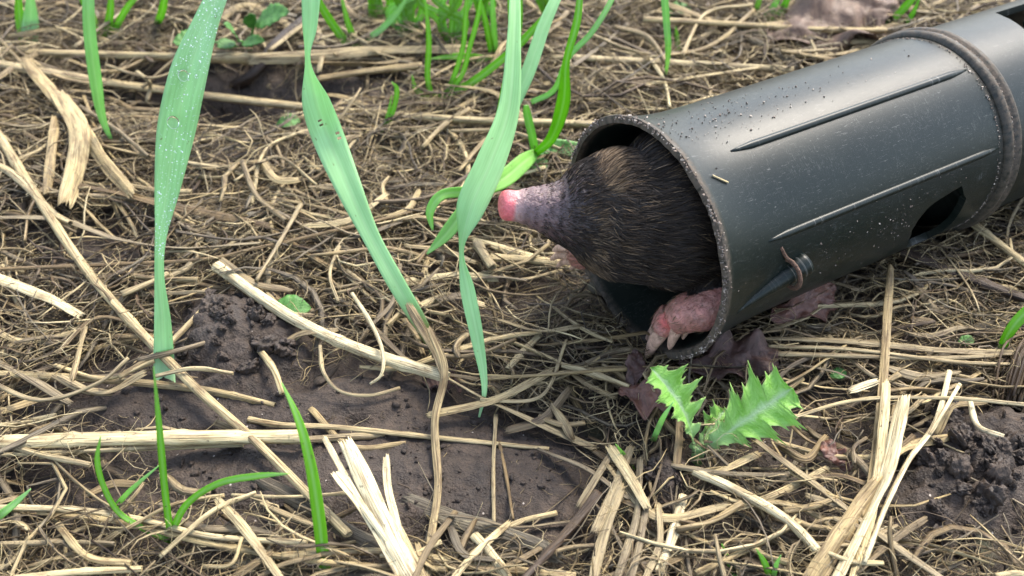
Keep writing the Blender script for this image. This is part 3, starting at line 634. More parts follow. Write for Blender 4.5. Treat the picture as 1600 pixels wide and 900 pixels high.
# soil crumbs
c = rng.uniform((-200, 110), (205, 380), (9000, 2)); D = thatch(c[:, 0], c[:, 1]); c = c[rng.random(9000) < .12+.75*(1-D)]; c = c[tube_floor(c[:, 0], c[:, 1]) > 1e5]
r = .18+.75*rng.random(len(c))**3.5; Pz = np.stack([c[:, 0], c[:, 1], ground_h(c[:, 0], c[:, 1])+r*.4], 1)
obj('soil_crumbs', mesh_np('soil_crumbs', *grains(Pz, r), smooth=True), M_SOIL, kind='stuff', label='loose crumbs of dark damp soil on the bare patches', category='soil')
# countable clods
def lump_mesh(seed):
    bpy_me = bpy.data.meshes.new('soil_clod'); import bmesh
    bm = bmesh.new(); bmesh.ops.create_icosphere(bm, subdivisions=4, radius=1.0); rs = np.random.default_rng(seed); off = rs.random(3)*50
    for v in bm.verts:
        p = np.array(v.co); q = p*1.6+off; d = 1+.85*float(vnoise(np.array(q[0]+q[2]), np.array(q[1]-q[2]*.7), seed))+.55*float(vnoise(np.array(q[0]*2.6), np.array(q[1]*2.6+q[2]*2.1), seed+1))+.34*float(vnoise(np.array(q[0]*6+q[2]*3), np.array(q[1]*6-q[2]*4), seed+2))
        v.co = Vector((p*d*[1, 1, .75]*MM).tolist())
    bm.to_mesh(bpy_me); bm.free()
    for p in bpy_me.polygons: p.use_smooth = True
    bpy_me.materials.append(M_SOIL); return bpy_me
lumps = [lump_mesh(s_) for s_ in (1, 2, 3, 4)]
def clod(px, py, r, label, group):
    P = surf(px, py, 0.0); P[2] = float(ground_h(P[0], P[1]))+r*.05; o = obj('soil_clod', lumps[rng.integers(4)], None, None, label=label, category='soil clod', group=group)
    o.location = Vector((P*MM).tolist()); o.rotation_euler = rng.random(3)*6.28; o.scale = (r*(1+.25*rng.normal()), r*(1+.25*rng.normal()), r)
for cx, cy, sx, sy, n, lab, grp in ((1510, 745, 62, 66, 70, 'dark damp soil clod in the heap beyond the thistle', 'clods in the heap beyond the thistle'),
                                   (378, 525, 52, 36, 40, 'dark damp soil clod in the crumbly patch beside the broad grass blade', 'clods beside the broad grass blade'),
                                   (1045, 752, 22, 24, 8, 'dark soil clod lying just below the thistle seedling', 'clods below the thistle')):
    for i in range(n): clod(cx+rng.normal()*sx, cy+rng.normal()*sy, rng.uniform(.7, 2.0) if i > n//5 else rng.uniform(2.0, 3.2), lab, grp)

# ------------------------------------------------------------------ hand-placed straws
def path_on(pts, off, m, stiff=.75):
    s_ = spline(np.array([p[:2] for p in pts], float), m); px, py = s_[:, 0], s_[:, 1]; P = surf(px, py, 0.0)
    D = thatch(P[:, 0], P[:, 1]); z = P[:, 2]+off+4.2*D
    k = max(3, int(m*.45)) | 1; zp = np.pad(z, k//2, mode='edge'); zs = np.convolve(zp, np.ones(k)/k, 'valid'); z = z*(1-stiff)+zs*stiff
    z = np.maximum(z, P[:, 2]+.5)
    if len(pts[0]) > 2: z = z+np.interp(np.linspace(0, 1, m), np.linspace(0, 1, len(pts)), [p[2] for p in pts])
    return at_z(px, py, z)
def strip_np(P, hw, al_px, tone, r2, J=13):
    m = len(P); tt = np.linspace(0, 1, m); sd_ = int(rng.integers(900)); T = unit(np.gradient(P, axis=0)); B = unit(np.cross(T, [0, 0, 1.])); N = np.cross(B, T)
    roll = .8*vnoise(tt*2.5, tt*0+3, sd_)+rng.normal()*.3; c = np.cos(roll)[:, None]; s = np.sin(roll)[:, None]; B, N = B*c+N*s, N*c-B*s
    x = np.linspace(-1, 1, J); X_, T_ = np.meshgrid(x, tt); ln = al_px[-1]/8
    hwe = hw*(1-.25*np.abs(2*tt-1)**8)
    prof = (.22*np.cos(X_*2.2+.7*np.sin(T_*5+sd_))+.16*vnoise(X_*3.2+sd_, T_*ln/14, sd_))*hw[:, None]+.10*np.sin(X_*11+sd_)*np.minimum(hw[:, None], 1.)*.5
    wid = X_*hwe[:, None]*(1+.16*vnoise(T_*ln/3.0+np.sign(X_)*7, X_*0, sd_+1)*np.abs(X_)**2)
    fray = np.zeros((m, J)); jag = rng.random(J)*1.3*hw.mean(); jag2 = rng.random(J)*1.3*hw.mean()
    fray = np.clip((T_-.90)/.10, 0, 1)**1.5*jag[None]-np.clip((.10-T_)/.10, 0, 1)**1.5*jag2[None]
    top = P[:, None]+wid[..., None]*B[:, None]+prof[..., None]*N[:, None]+fray[..., None]*T[:, None]
    ring = np.concatenate([top+.09*N[:, None], (top-.09*N[:, None])[:, ::-1]], 1); K = 2*J
    i = np.arange(m-1)[:, None]*K; k = np.arange(K)[None]; k2 = (k+1) % K; q = np.stack([i+k, i+k2, i+K+k2, i+K+k], -1).reshape(-1)
    j = np.arange(J-1); e0 = np.stack([j, K-1-j, K-2-j, j+1], -1).reshape(-1); e1 = (m-1)*K+np.stack([j, j+1, K-2-j, K-1-j], -1).reshape(-1)
    loops = np.concatenate([q, e0, e1]); al = np.concatenate([[0], np.cumsum(np.linalg.norm(np.diff(P, axis=0), axis=1))]); xx = np.concatenate([x, x[::-1]])
    fib = np.ones((m, K, 4)); fib[..., 0] = tone; fib[..., 1] = tt[:, None]; fib[..., 2] = r2
    st = np.zeros((m, K, 3)); st[..., 0] = xx[None]*hw[:, None]; st[..., 1] = al[:, None]; st[..., 2] = sd_*.37
    return ring.reshape(-1, 3), loops, np.arange(len(loops)//4)*4, {'fib': ('FLOAT_COLOR', fib.reshape(-1, 4)), 'st': ('FLOAT_VECTOR', st.reshape(-1, 3))}
def straw(pts, w, tone, label, kind='stalk', off=1.0, name='straw_stalk', rnd2=None, parent=None, taper=.0, mat=None, group=None, cat='straw'):
    ln = sum(math.dist(a[:2], b[:2]) for a, b in zip(pts, pts[1:])); m = max(12, int(ln/7)); P = path_on(pts, off, m); u, v, d = project(P)
    tt = np.linspace(0, 1, m); hw = .5*w*d/F*(1-taper*tt)*(1+.10*vnoise(tt*ln/40, tt*0, int(rng.integers(900))))
    if kind == 'stalk':
        K = 14; ph = np.arange(K)*2*math.pi/K; M = m+4; seed = int(rng.integers(900)); ridge = (1+.07*np.sin(ph*5+seed)+.05*np.sin(ph*3-seed))[None, None]*np.ones((1, M, 1))
        for _ in range(1 if ln < 260 else 2):          # leaf nodes
            c0 = rng.uniform(.1, .9)*M; ridge = ridge*(1+.22*np.exp(-((np.arange(M)-c0)/1.1)**2))[None, :, None]
        V, l, s, a = sweep(P[None], hw[None], (hw*.72)[None], K, rnd=[(tone, rng.random() if rnd2 is None else rnd2)], hollow=True, ridge=ridge, roll=(tt*rng.normal()*1.2)[None])
    else:
        V, l, s, a = strip_np(P, hw, tt*ln, tone, rng.random() if rnd2 is None else rnd2)
    o = obj(name, mesh_np(name, V, l, s, a), mat or M_STRAW)
    if parent is not None: return adopt(o, parent)
    recenter(o); o['label'] = label; o['category'] = cat
    if group: o['group'] = group
    return o
S = straw
S([(-60, 78), (120, 85), (300, 90), (430, 92)], 17, .66, 'long pale straw crossing behind the dew-covered grass blade, upper of two')
S([(395, 92), (480, 88), (600, 78), (730, 76)], 19, .6, 'flattened frayed tan straw lying under the nettle seedling side of the clump', 'strip', 2.0, 'straw_strip')
S([(480, 97), (570, 100), (640, 92)], 15, .5, 'short greyish split straw under the flattened frayed straw', 'strip', .5, 'straw_strip')
S([(-50, 92), (100, 118), (230, 138), (480, 168), (700, 186), (960, 196)], 17, .72, 'longest streaked straw running from the left past three grass blades to the tube', off=2.5)
S([(490, 124), (570, 112), (660, 102)], 12, .58, 'short tan straw below the frayed straw among green grass')
S([(860, 88), (1000, 96), (1120, 103), (1240, 110)], 12, .72, 'pale straw lying on the hay beyond the tube, nearer to it')
S([(1005, 30), (1150, 38), (1280, 46), (1385, 48)], 12, .7, 'pale straw lying over the large tan dead leaf beyond the tube', off=3.0)
S([(-40, 160), (0, 215), (60, 310), (150, 440), (290, 590), (400, 690), (545, 835)], 15, .72, 'long diagonal straw crossing in front of the dew-covered grass blade', off=3.5)
S([(-40, 422), (180, 413), (320, 405), (400, 388), (560, 352), (720, 312), (880, 290)], 7, .4, 'thin reddish brown stem lying from the left edge towards the mole snout', off=3.0, rnd2=.0)
S([(338, 415), (450, 492), (560, 545), (700, 590)], 19, .93, 'thick cream straw with a cut end above the crumbly soil patch', off=2.0)
S([(690, 586), (760, 625), (840, 660), (925, 698)], 19, .62, 'dark-spotted flat straw continuing from the cream straw to the soil', 'strip', 1.5, 'straw_strip', rnd2=.8)
S([(-40, 582), (150, 592), (320, 610), (430, 634)], 12, .68, 'straw with split end touching the foot of the dew-covered grass blade')
S([(-50, 694), (60, 690), (180, 686), (370, 683), (478, 682)], 26, .88, 'widest cream straw lying flat across the bare soil', off=1.5)
S([(-40, 712), (60, 708), (200, 702), (380, 694)], 9, .74, 'thin pale straw tucked along the front of the widest cream straw', off=.5)
S([(388, 655), (440, 664), (530, 668), (700, 686), (858, 702)], 11, .7, 'slim tan straw with a broken end on the bare soil', off=1.0)
S([(440, 690), (520, 684), (600, 678)], 12, .55, 'short brown straw piece under the slim tan straw', off=.4)
S([(-30, 792), (120, 797), (220, 812), (330, 838), (480, 848)], 12, .78, 'curved pale straw passing behind the foot of the small grass tuft', off=1.5)
S([(60, 800), (200, 818), (330, 850), (520, 880), (700, 890)], 10, .7, 'long thin straw running in front of the small grass tuft', off=.8)
bd = empty('split_straw', surf(640, 900, 0), label='torn bundle of cream straw strips standing up from the soil', category='straw')
for pts, w, tn in (([(660, 925, 0), (632, 880, 3), (592, 800, 8), (545, 698, 14)], 30, .97), ([(650, 920, 0), (615, 860, 4), (560, 780, 9), (508, 686, 13)], 11, .95), ([(640, 925, 0), (600, 850, 4), (565, 790, 8), (526, 742, 11)], 17, .97),
                   ([(628, 850, 3), (615, 800, 7), (606, 760, 9), (604, 716, 12)], 13, .98), ([(670, 925, 0), (650, 880, 2), (620, 820, 5)], 14, .85)):
    S(pts, w, tn, '', 'strip', 1.0, 'strip', parent=bd, rnd2=.05)
S([(668, 905, 0), (672, 850, 0), (684, 760, 1), (679, 660, 3), (694, 580, 6), (672, 515, 9)], 13, .60, 'curling dried blade tip hanging vertically over the bare soil', 'strip', 1.5, 'dry_strip', rnd2=.3)
S([(775, 648), (771, 730), (772, 818)], 6, .6, 'thin upright tan stem crossing the slim straw on bare soil', off=1.5)
S([(780, 690), (792, 750), (802, 812)], 6, .42, 'thin reddish stem beside the upright tan stem', off=1.2, rnd2=0.)
S([(1150, 528), (1290, 531), (1400, 540), (1490, 548), (1640, 552)], 14, .58, 'greenish tan hay stalk in front of the tube, widest of its bundle', 'strip', 2.5, 'hay_stalk', rnd2=.9)
S([(1180, 552), (1320, 556), (1450, 560), (1560, 556)], 8, .55, 'greyish hay stalk along the front of the hay bundle by the tube', off=2.5, name='hay_stalk', rnd2=.9)
S([(1200, 541), (1330, 546), (1500, 566), (1640, 570)], 7, .64, 'thin hay stalk in the middle of the bundle by the tube', off=3.0, name='hay_stalk')
S([(1392, 418), (1385, 520), (1378, 620), (1362, 750), (1345, 800)], 14, .60, 'upright flattened straw crossing the hay bundle beside the tube', 'strip', 4.0, 'straw_strip')
S([(1185, 690), (1290, 768), (1380, 838), (1490, 915)], 19, .52, 'grey striped straw running diagonally away from the thistle', 'strip', 3.0, 'straw_strip', rnd2=.95)
S([(1085, 735), (1150, 765), (1230, 812), (1280, 862)], 16, .92, 'curved cream straw with a dark end below the thistle', off=2.0)
S([(1068, 775), (1048, 845), (1028, 895)], 15, .94, 'short cream straw leaning from the soil clod below the thistle', off=1.5)
lf = empty('straw_sheath', surf(1330, 900, 0), label='pale yellow split leaf sheath rising between the crossed straws', category='straw')
for pts, w, tn in (([(1300, 915, 0), (1345, 830, 2), (1385, 740, 5), (1412, 628, 9)], 24, .93), ([(1330, 915, 0), (1362, 800, 2), (1378, 690, 5), (1385, 600, 7)], 15, .86), ([(1270, 905, 0), (1320, 830, 1), (1370, 760, 3)], 34, .62)):
    S(pts, w, tn, '', 'strip', 2.0, 'strip', parent=lf, rnd2=.1)
S([(1484, 580), (1462, 660), (1420, 720), (1385, 790), (1350, 880)], 9, .95, 'slender whitish straw with forked tip beside the soil heap', off=4.5)
S([(1500, 600), (1470, 650), (1452, 680)], 6, .9, 'tiny whitish straw forking off the slender whitish straw', off=5.0)
S([(1515, 345), (1560, 380), (1640, 440)], 14, .78, 'pale straw sticking out from under the tube collar', off=2.5)
S([(1405, 392), (1500, 430), (1650, 485)], 20, .06, 'dark purple brown stick lying under the hay behind the tube', off=1.0, name='dark_stick', cat='stick', rnd2=0.)
S([(640, 785), (700, 808), (770, 830), (870, 868)], 30, .03, 'flat purple grey decayed leaf strip pressed into the bare soil', 'strip', .6, 'decayed_strip', rnd2=1.0, cat='dead leaf')
S([(935, 770), (900, 815), (865, 855), (810, 915)], 18, .09, 'dark purple speckled twig leaning beside the fibrous hay', off=3.0, name='dark_twig', cat='twig', rnd2=0.)
S([(395, 745), (480, 790), (560, 840), (640, 872)], 24, .17, 'dark brown flattened straw half buried in front of the small tuft', 'strip', .8, 'straw_strip', rnd2=.9)
S([(340, 780), (385, 830), (440, 905)], 15, .72, 'pale tan straw slanting in front of the small grass tuft', 'strip', 2.5, 'straw_strip')
S([(440, 868), (600, 862), (760, 885), (900, 900)], 13, .74, 'bent cream straw lying across the foot of the torn bundle', off=.6)
S([(740, 836), (768, 866), (800, 915)], 15, .88, 'stubby cream straw with dark base on the soil below the decayed strip', off=1.5)
S([(40, 95), (85, 150), (125, 195), (160, 250), (205, 302)], 22, .66, 'broad dry leaf strip slanting down from the long straws', 'strip', 3.5, 'dry_strip')
S([(95, 150), (122, 200), (120, 255), (104, 312)], 30, .72, 'wide curled dry leaf end hanging by the slanting dry strip', 'strip', 5.0, 'dry_strip', rnd2=.1)
S([(86, 185), (80, 240), (74, 300)], 15, .60, 'short dry strip standing beside the curled dry leaf end', 'strip', 3.0, 'dry_strip')
S([(-30, 425), (40, 450), (90, 472), (126, 492)], 20, .9, 'short cream straw with torn end near the left edge', 'strip', 3.0, 'straw_strip')
S([(-30, 248), (20, 272), (80, 330), (110, 350)], 14, .72, 'short pale straw crossing under the long diagonal straw', off=3.0)
S([(-30, 340), (90, 342), (180, 372), (280, 388), (400, 380)], 12, .42, 'grey weathered flat straw behind the thin reddish stem', 'strip', 3.0, 'straw_strip', rnd2=1.)
S([(90, 282), (180, 300), (260, 320), (420, 352)], 14, .36, 'reddish brown flat stem behind the dew-covered grass blade', 'strip', 2.0, 'straw_strip', rnd2=0.)
S([(760, 592), (860, 585), (985, 576)], 7, .55, 'thin orange brown stem lying towards the claws', off=3.0, rnd2=0.)
S([(766, 402), (820, 405), (880, 412)], 13, .74, 'short tan straw lying on the ground below the mole snout', off=2.0)
S([(745, 378), (758, 400), (770, 418)], 15, .62, 'stub of dry stalk standing below the mole snout', off=3.0)
S([(500, 540), (505, 580), (530, 610), (575, 618), (625, 606)], 6, .62, 'thin looped dry rootlet curling over the bare soil', off=3.0, name='dry_rootlet')
S([(550, 458), (580, 505), (598, 550), (596, 585), (578, 600)], 6, .92, 'white hooked straw fibre in front of the crumbly soil', off=5.0, name='straw_fibre')
S([(185, 590), (260, 540), (330, 470)], 9, .62, 'thin straw leaning behind the diagonal straw near the crumbly soil', off=2.0)
S([(190, 460), (240, 440), (262, 428)], 13, .62, 'short straw stub with open end behind the dew-covered blade', off=3.0)
S([(430, 545), (470, 520), (520, 515)], 16, .5, 'short frayed brown straw at the edge of the crumbly soil', 'strip', 2.0, 'straw_strip')
S([(1175, 700), (1140, 690), (1100, 690)], 6, .5, 'thin brown fibre under the thistle leaf', off=1.0, name='straw_fibre')
S([(1052, 600), (1062, 650), (1058, 725)], 15, .45, 'upright brown flat stalk against the thistle stem', 'strip', 3.0, 'straw_strip')
S([(1230, 655), (1340, 625), (1480, 622), (1600, 632)], 6, .72, 'long thin straw curving from the thistle leaf towards the soil heap', off=5.0)
S([(1330, 610), (1370, 596)], 12, .96, 'short white straw chip on the hay in front of the tube', 'strip', 5.0, 'straw_chip')
S([(1250, 425), (1300, 440), (1340, 452)], 18, .5, 'grey dry strip lying in the shade under the tube', 'strip', 2.0, 'straw_strip', rnd2=1.)
S([(470, 320), (430, 390), (400, 440)], 8, .5, 'brown stem slanting across the hay behind the holed grass blade', off=4.0)
S([(-30, 590), (60, 625), (150, 600), (200, 560)], 8, .55, 'arched thin hay stem near the left edge', off=4.0)
S([(0, 850), (90, 848), (180, 850)], 9, .5, 'dull tan straw low at the left edge below the small tuft', off=1.5)
S([(250, 870), (330, 800), (400, 770)], 8, .8, 'thin pale straw pointing up beside the small grass tuft', off=3.0)
S([(955, 700), (985, 745), (1010, 790)], 18, .8, 'pale flat leaf blade lying on the fibrous hay', 'strip', 4.0, 'dry_strip')
for i, (x0, y0, x1, y1, w) in enumerate([(985, 700, 930, 830, 16), (1000, 720, 965, 900, 14), (970, 760, 925, 910, 18), (1010, 780, 985, 905, 12), (1030, 790, 1005, 910, 10), (960, 700, 905, 790, 12)]):
    S([(x0, y0), ((x0+x1)/2+rng.normal()*6, (y0+y1)/2), (x1, y1)], w, rng.uniform(.4, .62), 'greyish ribbed hay strip in the upright fibrous bunch left of the thistle stem'.replace('left of', 'next to'), 'strip', 3.0, 'hay_strip', rnd2=.9, group='ribbed strips in the fibrous hay bunch')
# loose medium straws, told apart only by place
lab = {'a': ('thin dry straw lying loose in the matted dead grass', 'loose thin straws'), 'b': ('flat dry grass strip lying loose in the matted dead grass', 'loose flat strips')}
LAND = [('beside the curled dry leaf end', 100, 260), ('near the dew-covered grass blade', 262, 330), ('behind the long twin straws', 420, 50), ('behind the holed grass blade', 470, 280), ('near the mole snout', 760, 340), ('beside the grass shoot with ribbon leaves', 830, 190),
        ('in the hay beyond the tube', 1060, 110), ('by the large tan dead leaf', 1250, 40), ('in front of the tube side', 1320, 500), ('under the tube collar', 1540, 400), ('by the thistle seedling', 1120, 660), ('by the soil clod heap', 1500, 740), ('in the fibrous upright hay bunch', 970, 800),
        ('below the claws of the mole', 930, 560), ('between the holed blade and the ribbon leaves', 640, 430), ('beside the thick cream straw', 480, 490), ('near the small grass tuft', 260, 820), ('by the widest cream straw', 100, 660), ('by the thin reddish stem', 120, 450), ('by the torn straw bundle', 600, 850), ('beside the pale leaf sheath', 1350, 800)]
def loose_label(px, py, w, tone, kd, ln, k_):
    where = min(LAND, key=lambda q: math.hypot(q[1]-px, q[2]-py))[0]; col = 'dark brown' if tone < .32 else 'brown' if tone < .48 else 'tan' if tone < .62 else 'pale' if tone < .78 else 'cream'
    return ' '.join([col, 'short' if ln < 110 else 'long' if ln > 165 else 'medium-length', 'bent' if abs(k_) > .25 else 'straight', 'loose straw' if kd == 'a' else 'flat dry strip', where])
cnt = 0
while cnt < 230:
    px, py = rng.uniform(-20, 1620), rng.uniform(-10, 910); P = surf(px, py, 0.)
    if rng.random() > thatch(P[None, 0], P[None, 1])[0]**1.5 or tube_floor(P[0], P[1]) < 1e5: continue
    if 860 < px < 1500 and 200 < py < 560 and py < 560-(px-1080)*.45: continue
    a_ = rng.normal(0, .5) if rng.random() < .7 else rng.random()*3.14; ln = rng.uniform(60, 210); k_ = rng.normal()*.25; dx, dy = math.cos(a_)*ln/2, math.sin(a_)*ln/2*.7
    w = rng.uniform(4.5, 10)*(.75+.5*py/900); kd = 'a' if rng.random() < .6 else 'b'
    pts = [(px-dx, py-dy), (px-dy*k_, py+dx*k_), (px+dx, py+dy)]
    ok = True
    for x_, y_ in pts:
        Q = surf(x_, y_, 0.)
        if tube_floor(Q[0], Q[1]) < 1e5: ok = False
    if not ok: continue
    tn_ = float(np.clip(rng.normal(.56, .17), .1, .95)); S(pts, w*(1.5 if kd == 'b' else 1), tn_, loose_label(px, py, w, tn_, kd, ln, k_), 'stalk' if kd == 'a' else 'strip', rng.uniform(.2, 3.2), 'loose_straw' if kd == 'a' else 'loose_grass_strip', group=lab[kd][1]); cnt += 1

# ------------------------------------------------------------------ grass
def blade_mesh(pts, tone, dry=None, name='grass_leaf', vee=.22, holes=()):
    """pts rows: px, py, Y (None = on the ground), width px[, roll]"""
    rows = []
    for p in pts:
        g = surf(p[0], p[1], .3) if p[2] is None else at_y(p[0], p[1], p[2]); d = (g-CAM)@FW
        rows.append([*g, .5*p[3]*d/F, p[4] if len(p) > 4 else 0.])
    m = max(14, (16 if holes else 7)*len(pts)); s_ = spline(np.array(rows), m); P = s_[:, :3]; hw = np.maximum(s_[:, 3], .08); roll = s_[:, 4]
    T = unit(np.gradient(P, axis=0)); view = unit(CAM-P); B = unit(np.cross(T, view)); N = np.cross(B, T)
    c = np.cos(roll)[:, None]; s = np.sin(roll)[:, None]; B, N = B*c+N*s, N*c-B*s
    J = 9; x = np.linspace(-1, 1, J); top = P[:, None]+hw[:, None, None]*(x[None, :, None]*B[:, None]-(vee*(1-np.abs(x))**1.2)[None, :, None]*N[:, None])
    th = .11*np.sqrt(1-.92*x**2)+.05*np.exp(-(x/.15)**2)
    up_ = top+th[None, :, None]*N[:, None]; dn = top-(th+.05*np.exp(-(x/.15)**2))[None, :, None]*N[:, None]
    ringv = np.concatenate([up_, dn[:, ::-1]], 1); K = 2*J; V = ringv.reshape(-1, 3)
    i = np.arange(m-1)[:, None]*K; k = np.arange(K)[None]; k2 = (k+1) % K
    q = np.stack([i+k, i+k2, i+K+k2, i+K+k], -1); gone = np.zeros((m-1, K), bool)
    for hx, hy in holes:                       # nibbled holes go through both faces
        u_, v_, _ = project(.25*(top[1:, 1:]+top[:-1, 1:]+top[1:, :-1]+top[:-1, :-1])); r0, c0 = np.unravel_index(((u_-hx)**2+(v_-hy)**2).argmin(), u_.shape); gone[r0, c0] = gone[r0, K-2-c0] = True
    q = q[~gone].reshape(-1); loops = np.concatenate([q, np.arange(K)[::-1], (m-1)*K+np.arange(K)]); nq = len(q)//4
    al = np.concatenate([[0], np.cumsum(np.linalg.norm(np.diff(P, axis=0), axis=1))]); xx = np.concatenate([x, x[::-1]])
    fib = np.ones((m, K, 4)); fib[..., 0] = tone; fib[..., 1] = (al/al[-1])[:, None]; fib[..., 2] = 0. if dry is None else np.clip(np.interp(al/al[-1], dry[0], dry[1]), 0, 1)[:, None]
    st = np.zeros((m, K, 3)); st[..., 0] = xx[None]*hw[:, None]; st[..., 1] = al[:, None]; st[..., 2] = rng.random()*90
    return mesh_np(name, V, loops, np.concatenate([np.arange(nq)*4, [nq*4, nq*4+K]]), {'fib': ('FLOAT_COLOR', fib.reshape(-1, 4)), 'st': ('FLOAT_VECTOR', st.reshape(-1, 3))}), P, N, B
def blade(pts, tone, label, dry=None, name='grass_shoot', holes=()):
    me, P, N, B = blade_mesh(pts, tone, dry, name, holes=holes); o = obj(name, me, M_GRASS); recenter(o); o['label'] = label; o['category'] = 'grass blade'; return P, N, B
b1 = blade([(258, 606, None, 32), (256, 560, 193, 31), (254, 500, 196, 25), (249, 430, 199, 15, .2), (251, 370, 201, 20, .5), (262, 290, 204, 40, .1), (276, 200, 207, 58), (296, 110, 210, 56), (320, 40, 214, 40), (345, -20, 218, 30), (385, -110, 226, 16), (430, -190, 240, 2)], .98, 'broad blue-green grass blade covered in fine dew and large droplets')
b2 = blade([(682, 556, None, 12), (658, 508, 203, 24, .3), (618, 440, 208, 28), (580, 370, 214, 28), (548, 300, 220, 40), (515, 220, 228, 50), (494, 160, 230, 44, .1), (481, 95, 232, 14, .9), (484, 40, 234, 24, .3), (488, -30, 238, 30), (500, -120, 246, 22), (525, -220, 260, 2)], .92, 'long grass blade with small holes, twisting and browned at its lower end', dry=([0, .05, .13, 1], [1.5, 1.3, .0, .0]), holes=((501, 189), (503, 194), (524, 208), (527, 216)))
# (tip first so that the browned end is given by its own short piece)
S([(640, 480, 9), (664, 520, 6), (684, 556, 3), (694, 585, 2)], 15, .5, 'browned tip where the holed grass blade meets the straw', 'strip', 2.0, 'dry_strip', rnd2=.5)
pl = empty('grass_plant', surf(836, 244, 0), label='leafy grass shoot with long ribbon leaves beside the tube mouth', category='grass plant')
def leafp(pts, tone, root=pl, dry=None, name='leaf'):
    me, P, N, B = blade_mesh(pts, tone, dry, name); adopt(obj(name, me, M_GRASS), root)
leafp([(838, 246, None, 14), (832, 215, 285, 13), (824, 180, 284, 13), (822, 165, 283, 8)], .55, name='stem')
leafp([(748, 655, None, 3), (757, 605, 183, 9), (746, 530, 190, 20), (731, 455, 197, 23, .1), (721, 390, 203, 12, .9), (735, 325, 207, 46, .2), (766, 255, 214, 46), (795, 170, 224, 34), (803, 60, 236, 22), (806, -40, 250, 14), (815, -140, 270, 2)], .85)
leafp([(836, 240, 284, 12), (862, 215, 276, 17), (880, 160, 272, 22, .2), (885, 95, 272, 13, .5), (903, 25, 274, 12), (908, -60, 280, 3)], .0)
leafp([(838, 238, 284, 14), (820, 252, 268, 26), (785, 281, 248, 28, .1), (740, 298, 236, 20, .4), (692, 304, 231, 16, .2), (672, 330, 229, 14, -.3), (676, 360, 228, 3)], .55)
leafp([(838, 238, 284, 12), (860, 229, 287, 22), (890, 232, 288, 24), (925, 240, 288, 18), (960, 262, 288, 4)], .8)
leafp([(770, 275, 244, 16), (735, 315, 236, 20), (700, 362, 231, 22), (667, 397, 228, 3)], .6)
leafp([(772, 245, 258, 12), (800, 170, 266, 20), (826, 110, 272, 22), (850, 40, 280, 20), (876, -20, 288, 14), (900, -90, 300, 2)], .9)
leafp([(775, 205, 262, 10), (786, 150, 264, 11), (799, 80, 266, 12), (798, 10, 268, 10), (790, -60, 274, 2)], .1)
leafp([(830, 160, 292, 8), (866, 140, 290, 9), (888, 90, 288, 9), (925, 50, 290, 9), (958, -5, 296, 8), (985, -70, 306, 2)], .6)
# thin green tufts behind
def tuft(base, blades, label, Yb=None):
    g = surf(*base, 0.); r_ = empty('grass_tuft', g, label=label, category='grass tuft')
    for pts, w, tone in blades:
        n_ = len(pts); rows = []
        for i, p in enumerate(pts):
            f = i/(n_-1); rows.append((p[0], p[1], None if i == 0 else g[1]+(p[2] if len(p) > 2 else -3*f), w*(1-.1*f) if i < n_-1 else 1.5))
        leafp(rows, tone, r_, name='blade')
tuft((680, 155), [([(676, 156), (730, 133), (780, 96), (822, 58), (880, -10)], 13, .1), ([(676, 156), (668, 120), (670, 60), (662, -20)], 9, .15), ([(690, 152), (720, 120), (735, 70), (748, 20), (752, -20)], 8, .1),
                  ([(672, 157), (650, 140), (644, 118)], 9, .2), ([(700, 145), (722, 80), (728, 20), (730, -30)], 8, .3)], 'bright green tuft with blades arching over the frayed straw')
tuft((790, 110), [([(790, 112), (765, 95), (720, 88), (670, 92)], 12, .2), ([(770, 90), (760, 40), (745, -20)], 10, .15), ([(775, 90), (770, 20), (768, -30)], 9, .6), ([(800, 100), (812, 40), (815, -30)], 8, .3)], 'bright tuft with one blade bent over level, behind the ribbon leaves')
tuft((620, 205), [([(600, 205), (615, 170), (620, 140), (612, 128)], 8, .25), ([(596, 210), (606, 180), (612, 150)], 6, .3)], 'tiny green sprig growing beside the longest straw')
tuft((540, 75), [([(548, 78), (528, 50), (505, 15), (490, -20)], 13, .1), ([(545, 78), (590, 50), (620, 20), (640, -10)], 10, .7), ([(560, 70), (545, 40), (530, -20)], 10, .3)], 'green tuft with spreading blades behind the twisted grass blade')
for i, (bx, by, n_) in enumerate([(640, 52, 10), (705, 70, 9), (590, 36, 8), (760, 40, 6), (850, 40, 5)]):
    tuft((bx, by), [([(bx+rng.normal()*8, by+4), (bx+rng.normal()*14, by-35), (bx+rng.normal()*26, by-75), (bx+rng.normal()*45, by-125-30*rng.random())], rng.uniform(8, 12), rng.uniform(0, .5)) for _ in range(n_)],
         ['thin green tuft behind the frayed straw, thickest of the row', 'thin green tuft directly behind the arching bright tuft', 'thin green tuft nearest the nettle seedling in the row', 'thin green tuft behind the level bent blade', 'thin green tuft behind the longest ribbon leaves'][i])
tuft((170, 60), [([(150, 60), (140, 20), (110, -30)], 14, .2), ([(165, 62), (172, 20), (175, -40)], 12, .15), ([(175, 55), (200, 10), (240, -30)], 10, .2)], 'green tuft behind the long straws by the dew-covered blade')
tuft((35, 60), [([(38, 70), (30, 20), (28, -40)], 14, .3), ([(45, 70), (48, 30), (46, -30)], 24, .85)], 'small clump with one wide blade behind the upper long straw')
blade([(178, 228, None, 3), (160, 185, 292, 12), (150, 130, 288, 19), (140, 50, 286, 19), (138, -20, 288, 16), (140, -110, 298, 2)], .75, 'slim grass blade dipping its tip behind the slanting dry strip')
blade([(245, 40, None, 10), (255, 10, 350, 12), (262, -40, 346, 3)], .2, 'short green blade top beyond the dew-covered blade')
blade([(1040, 120, None, 3), (1044, 80, 312, 9), (1041, 30, 308, 11), (1036, -30, 306, 11), (1030, -110, 312, 2)], .8, 'slim blue-green blade standing beyond the tube')
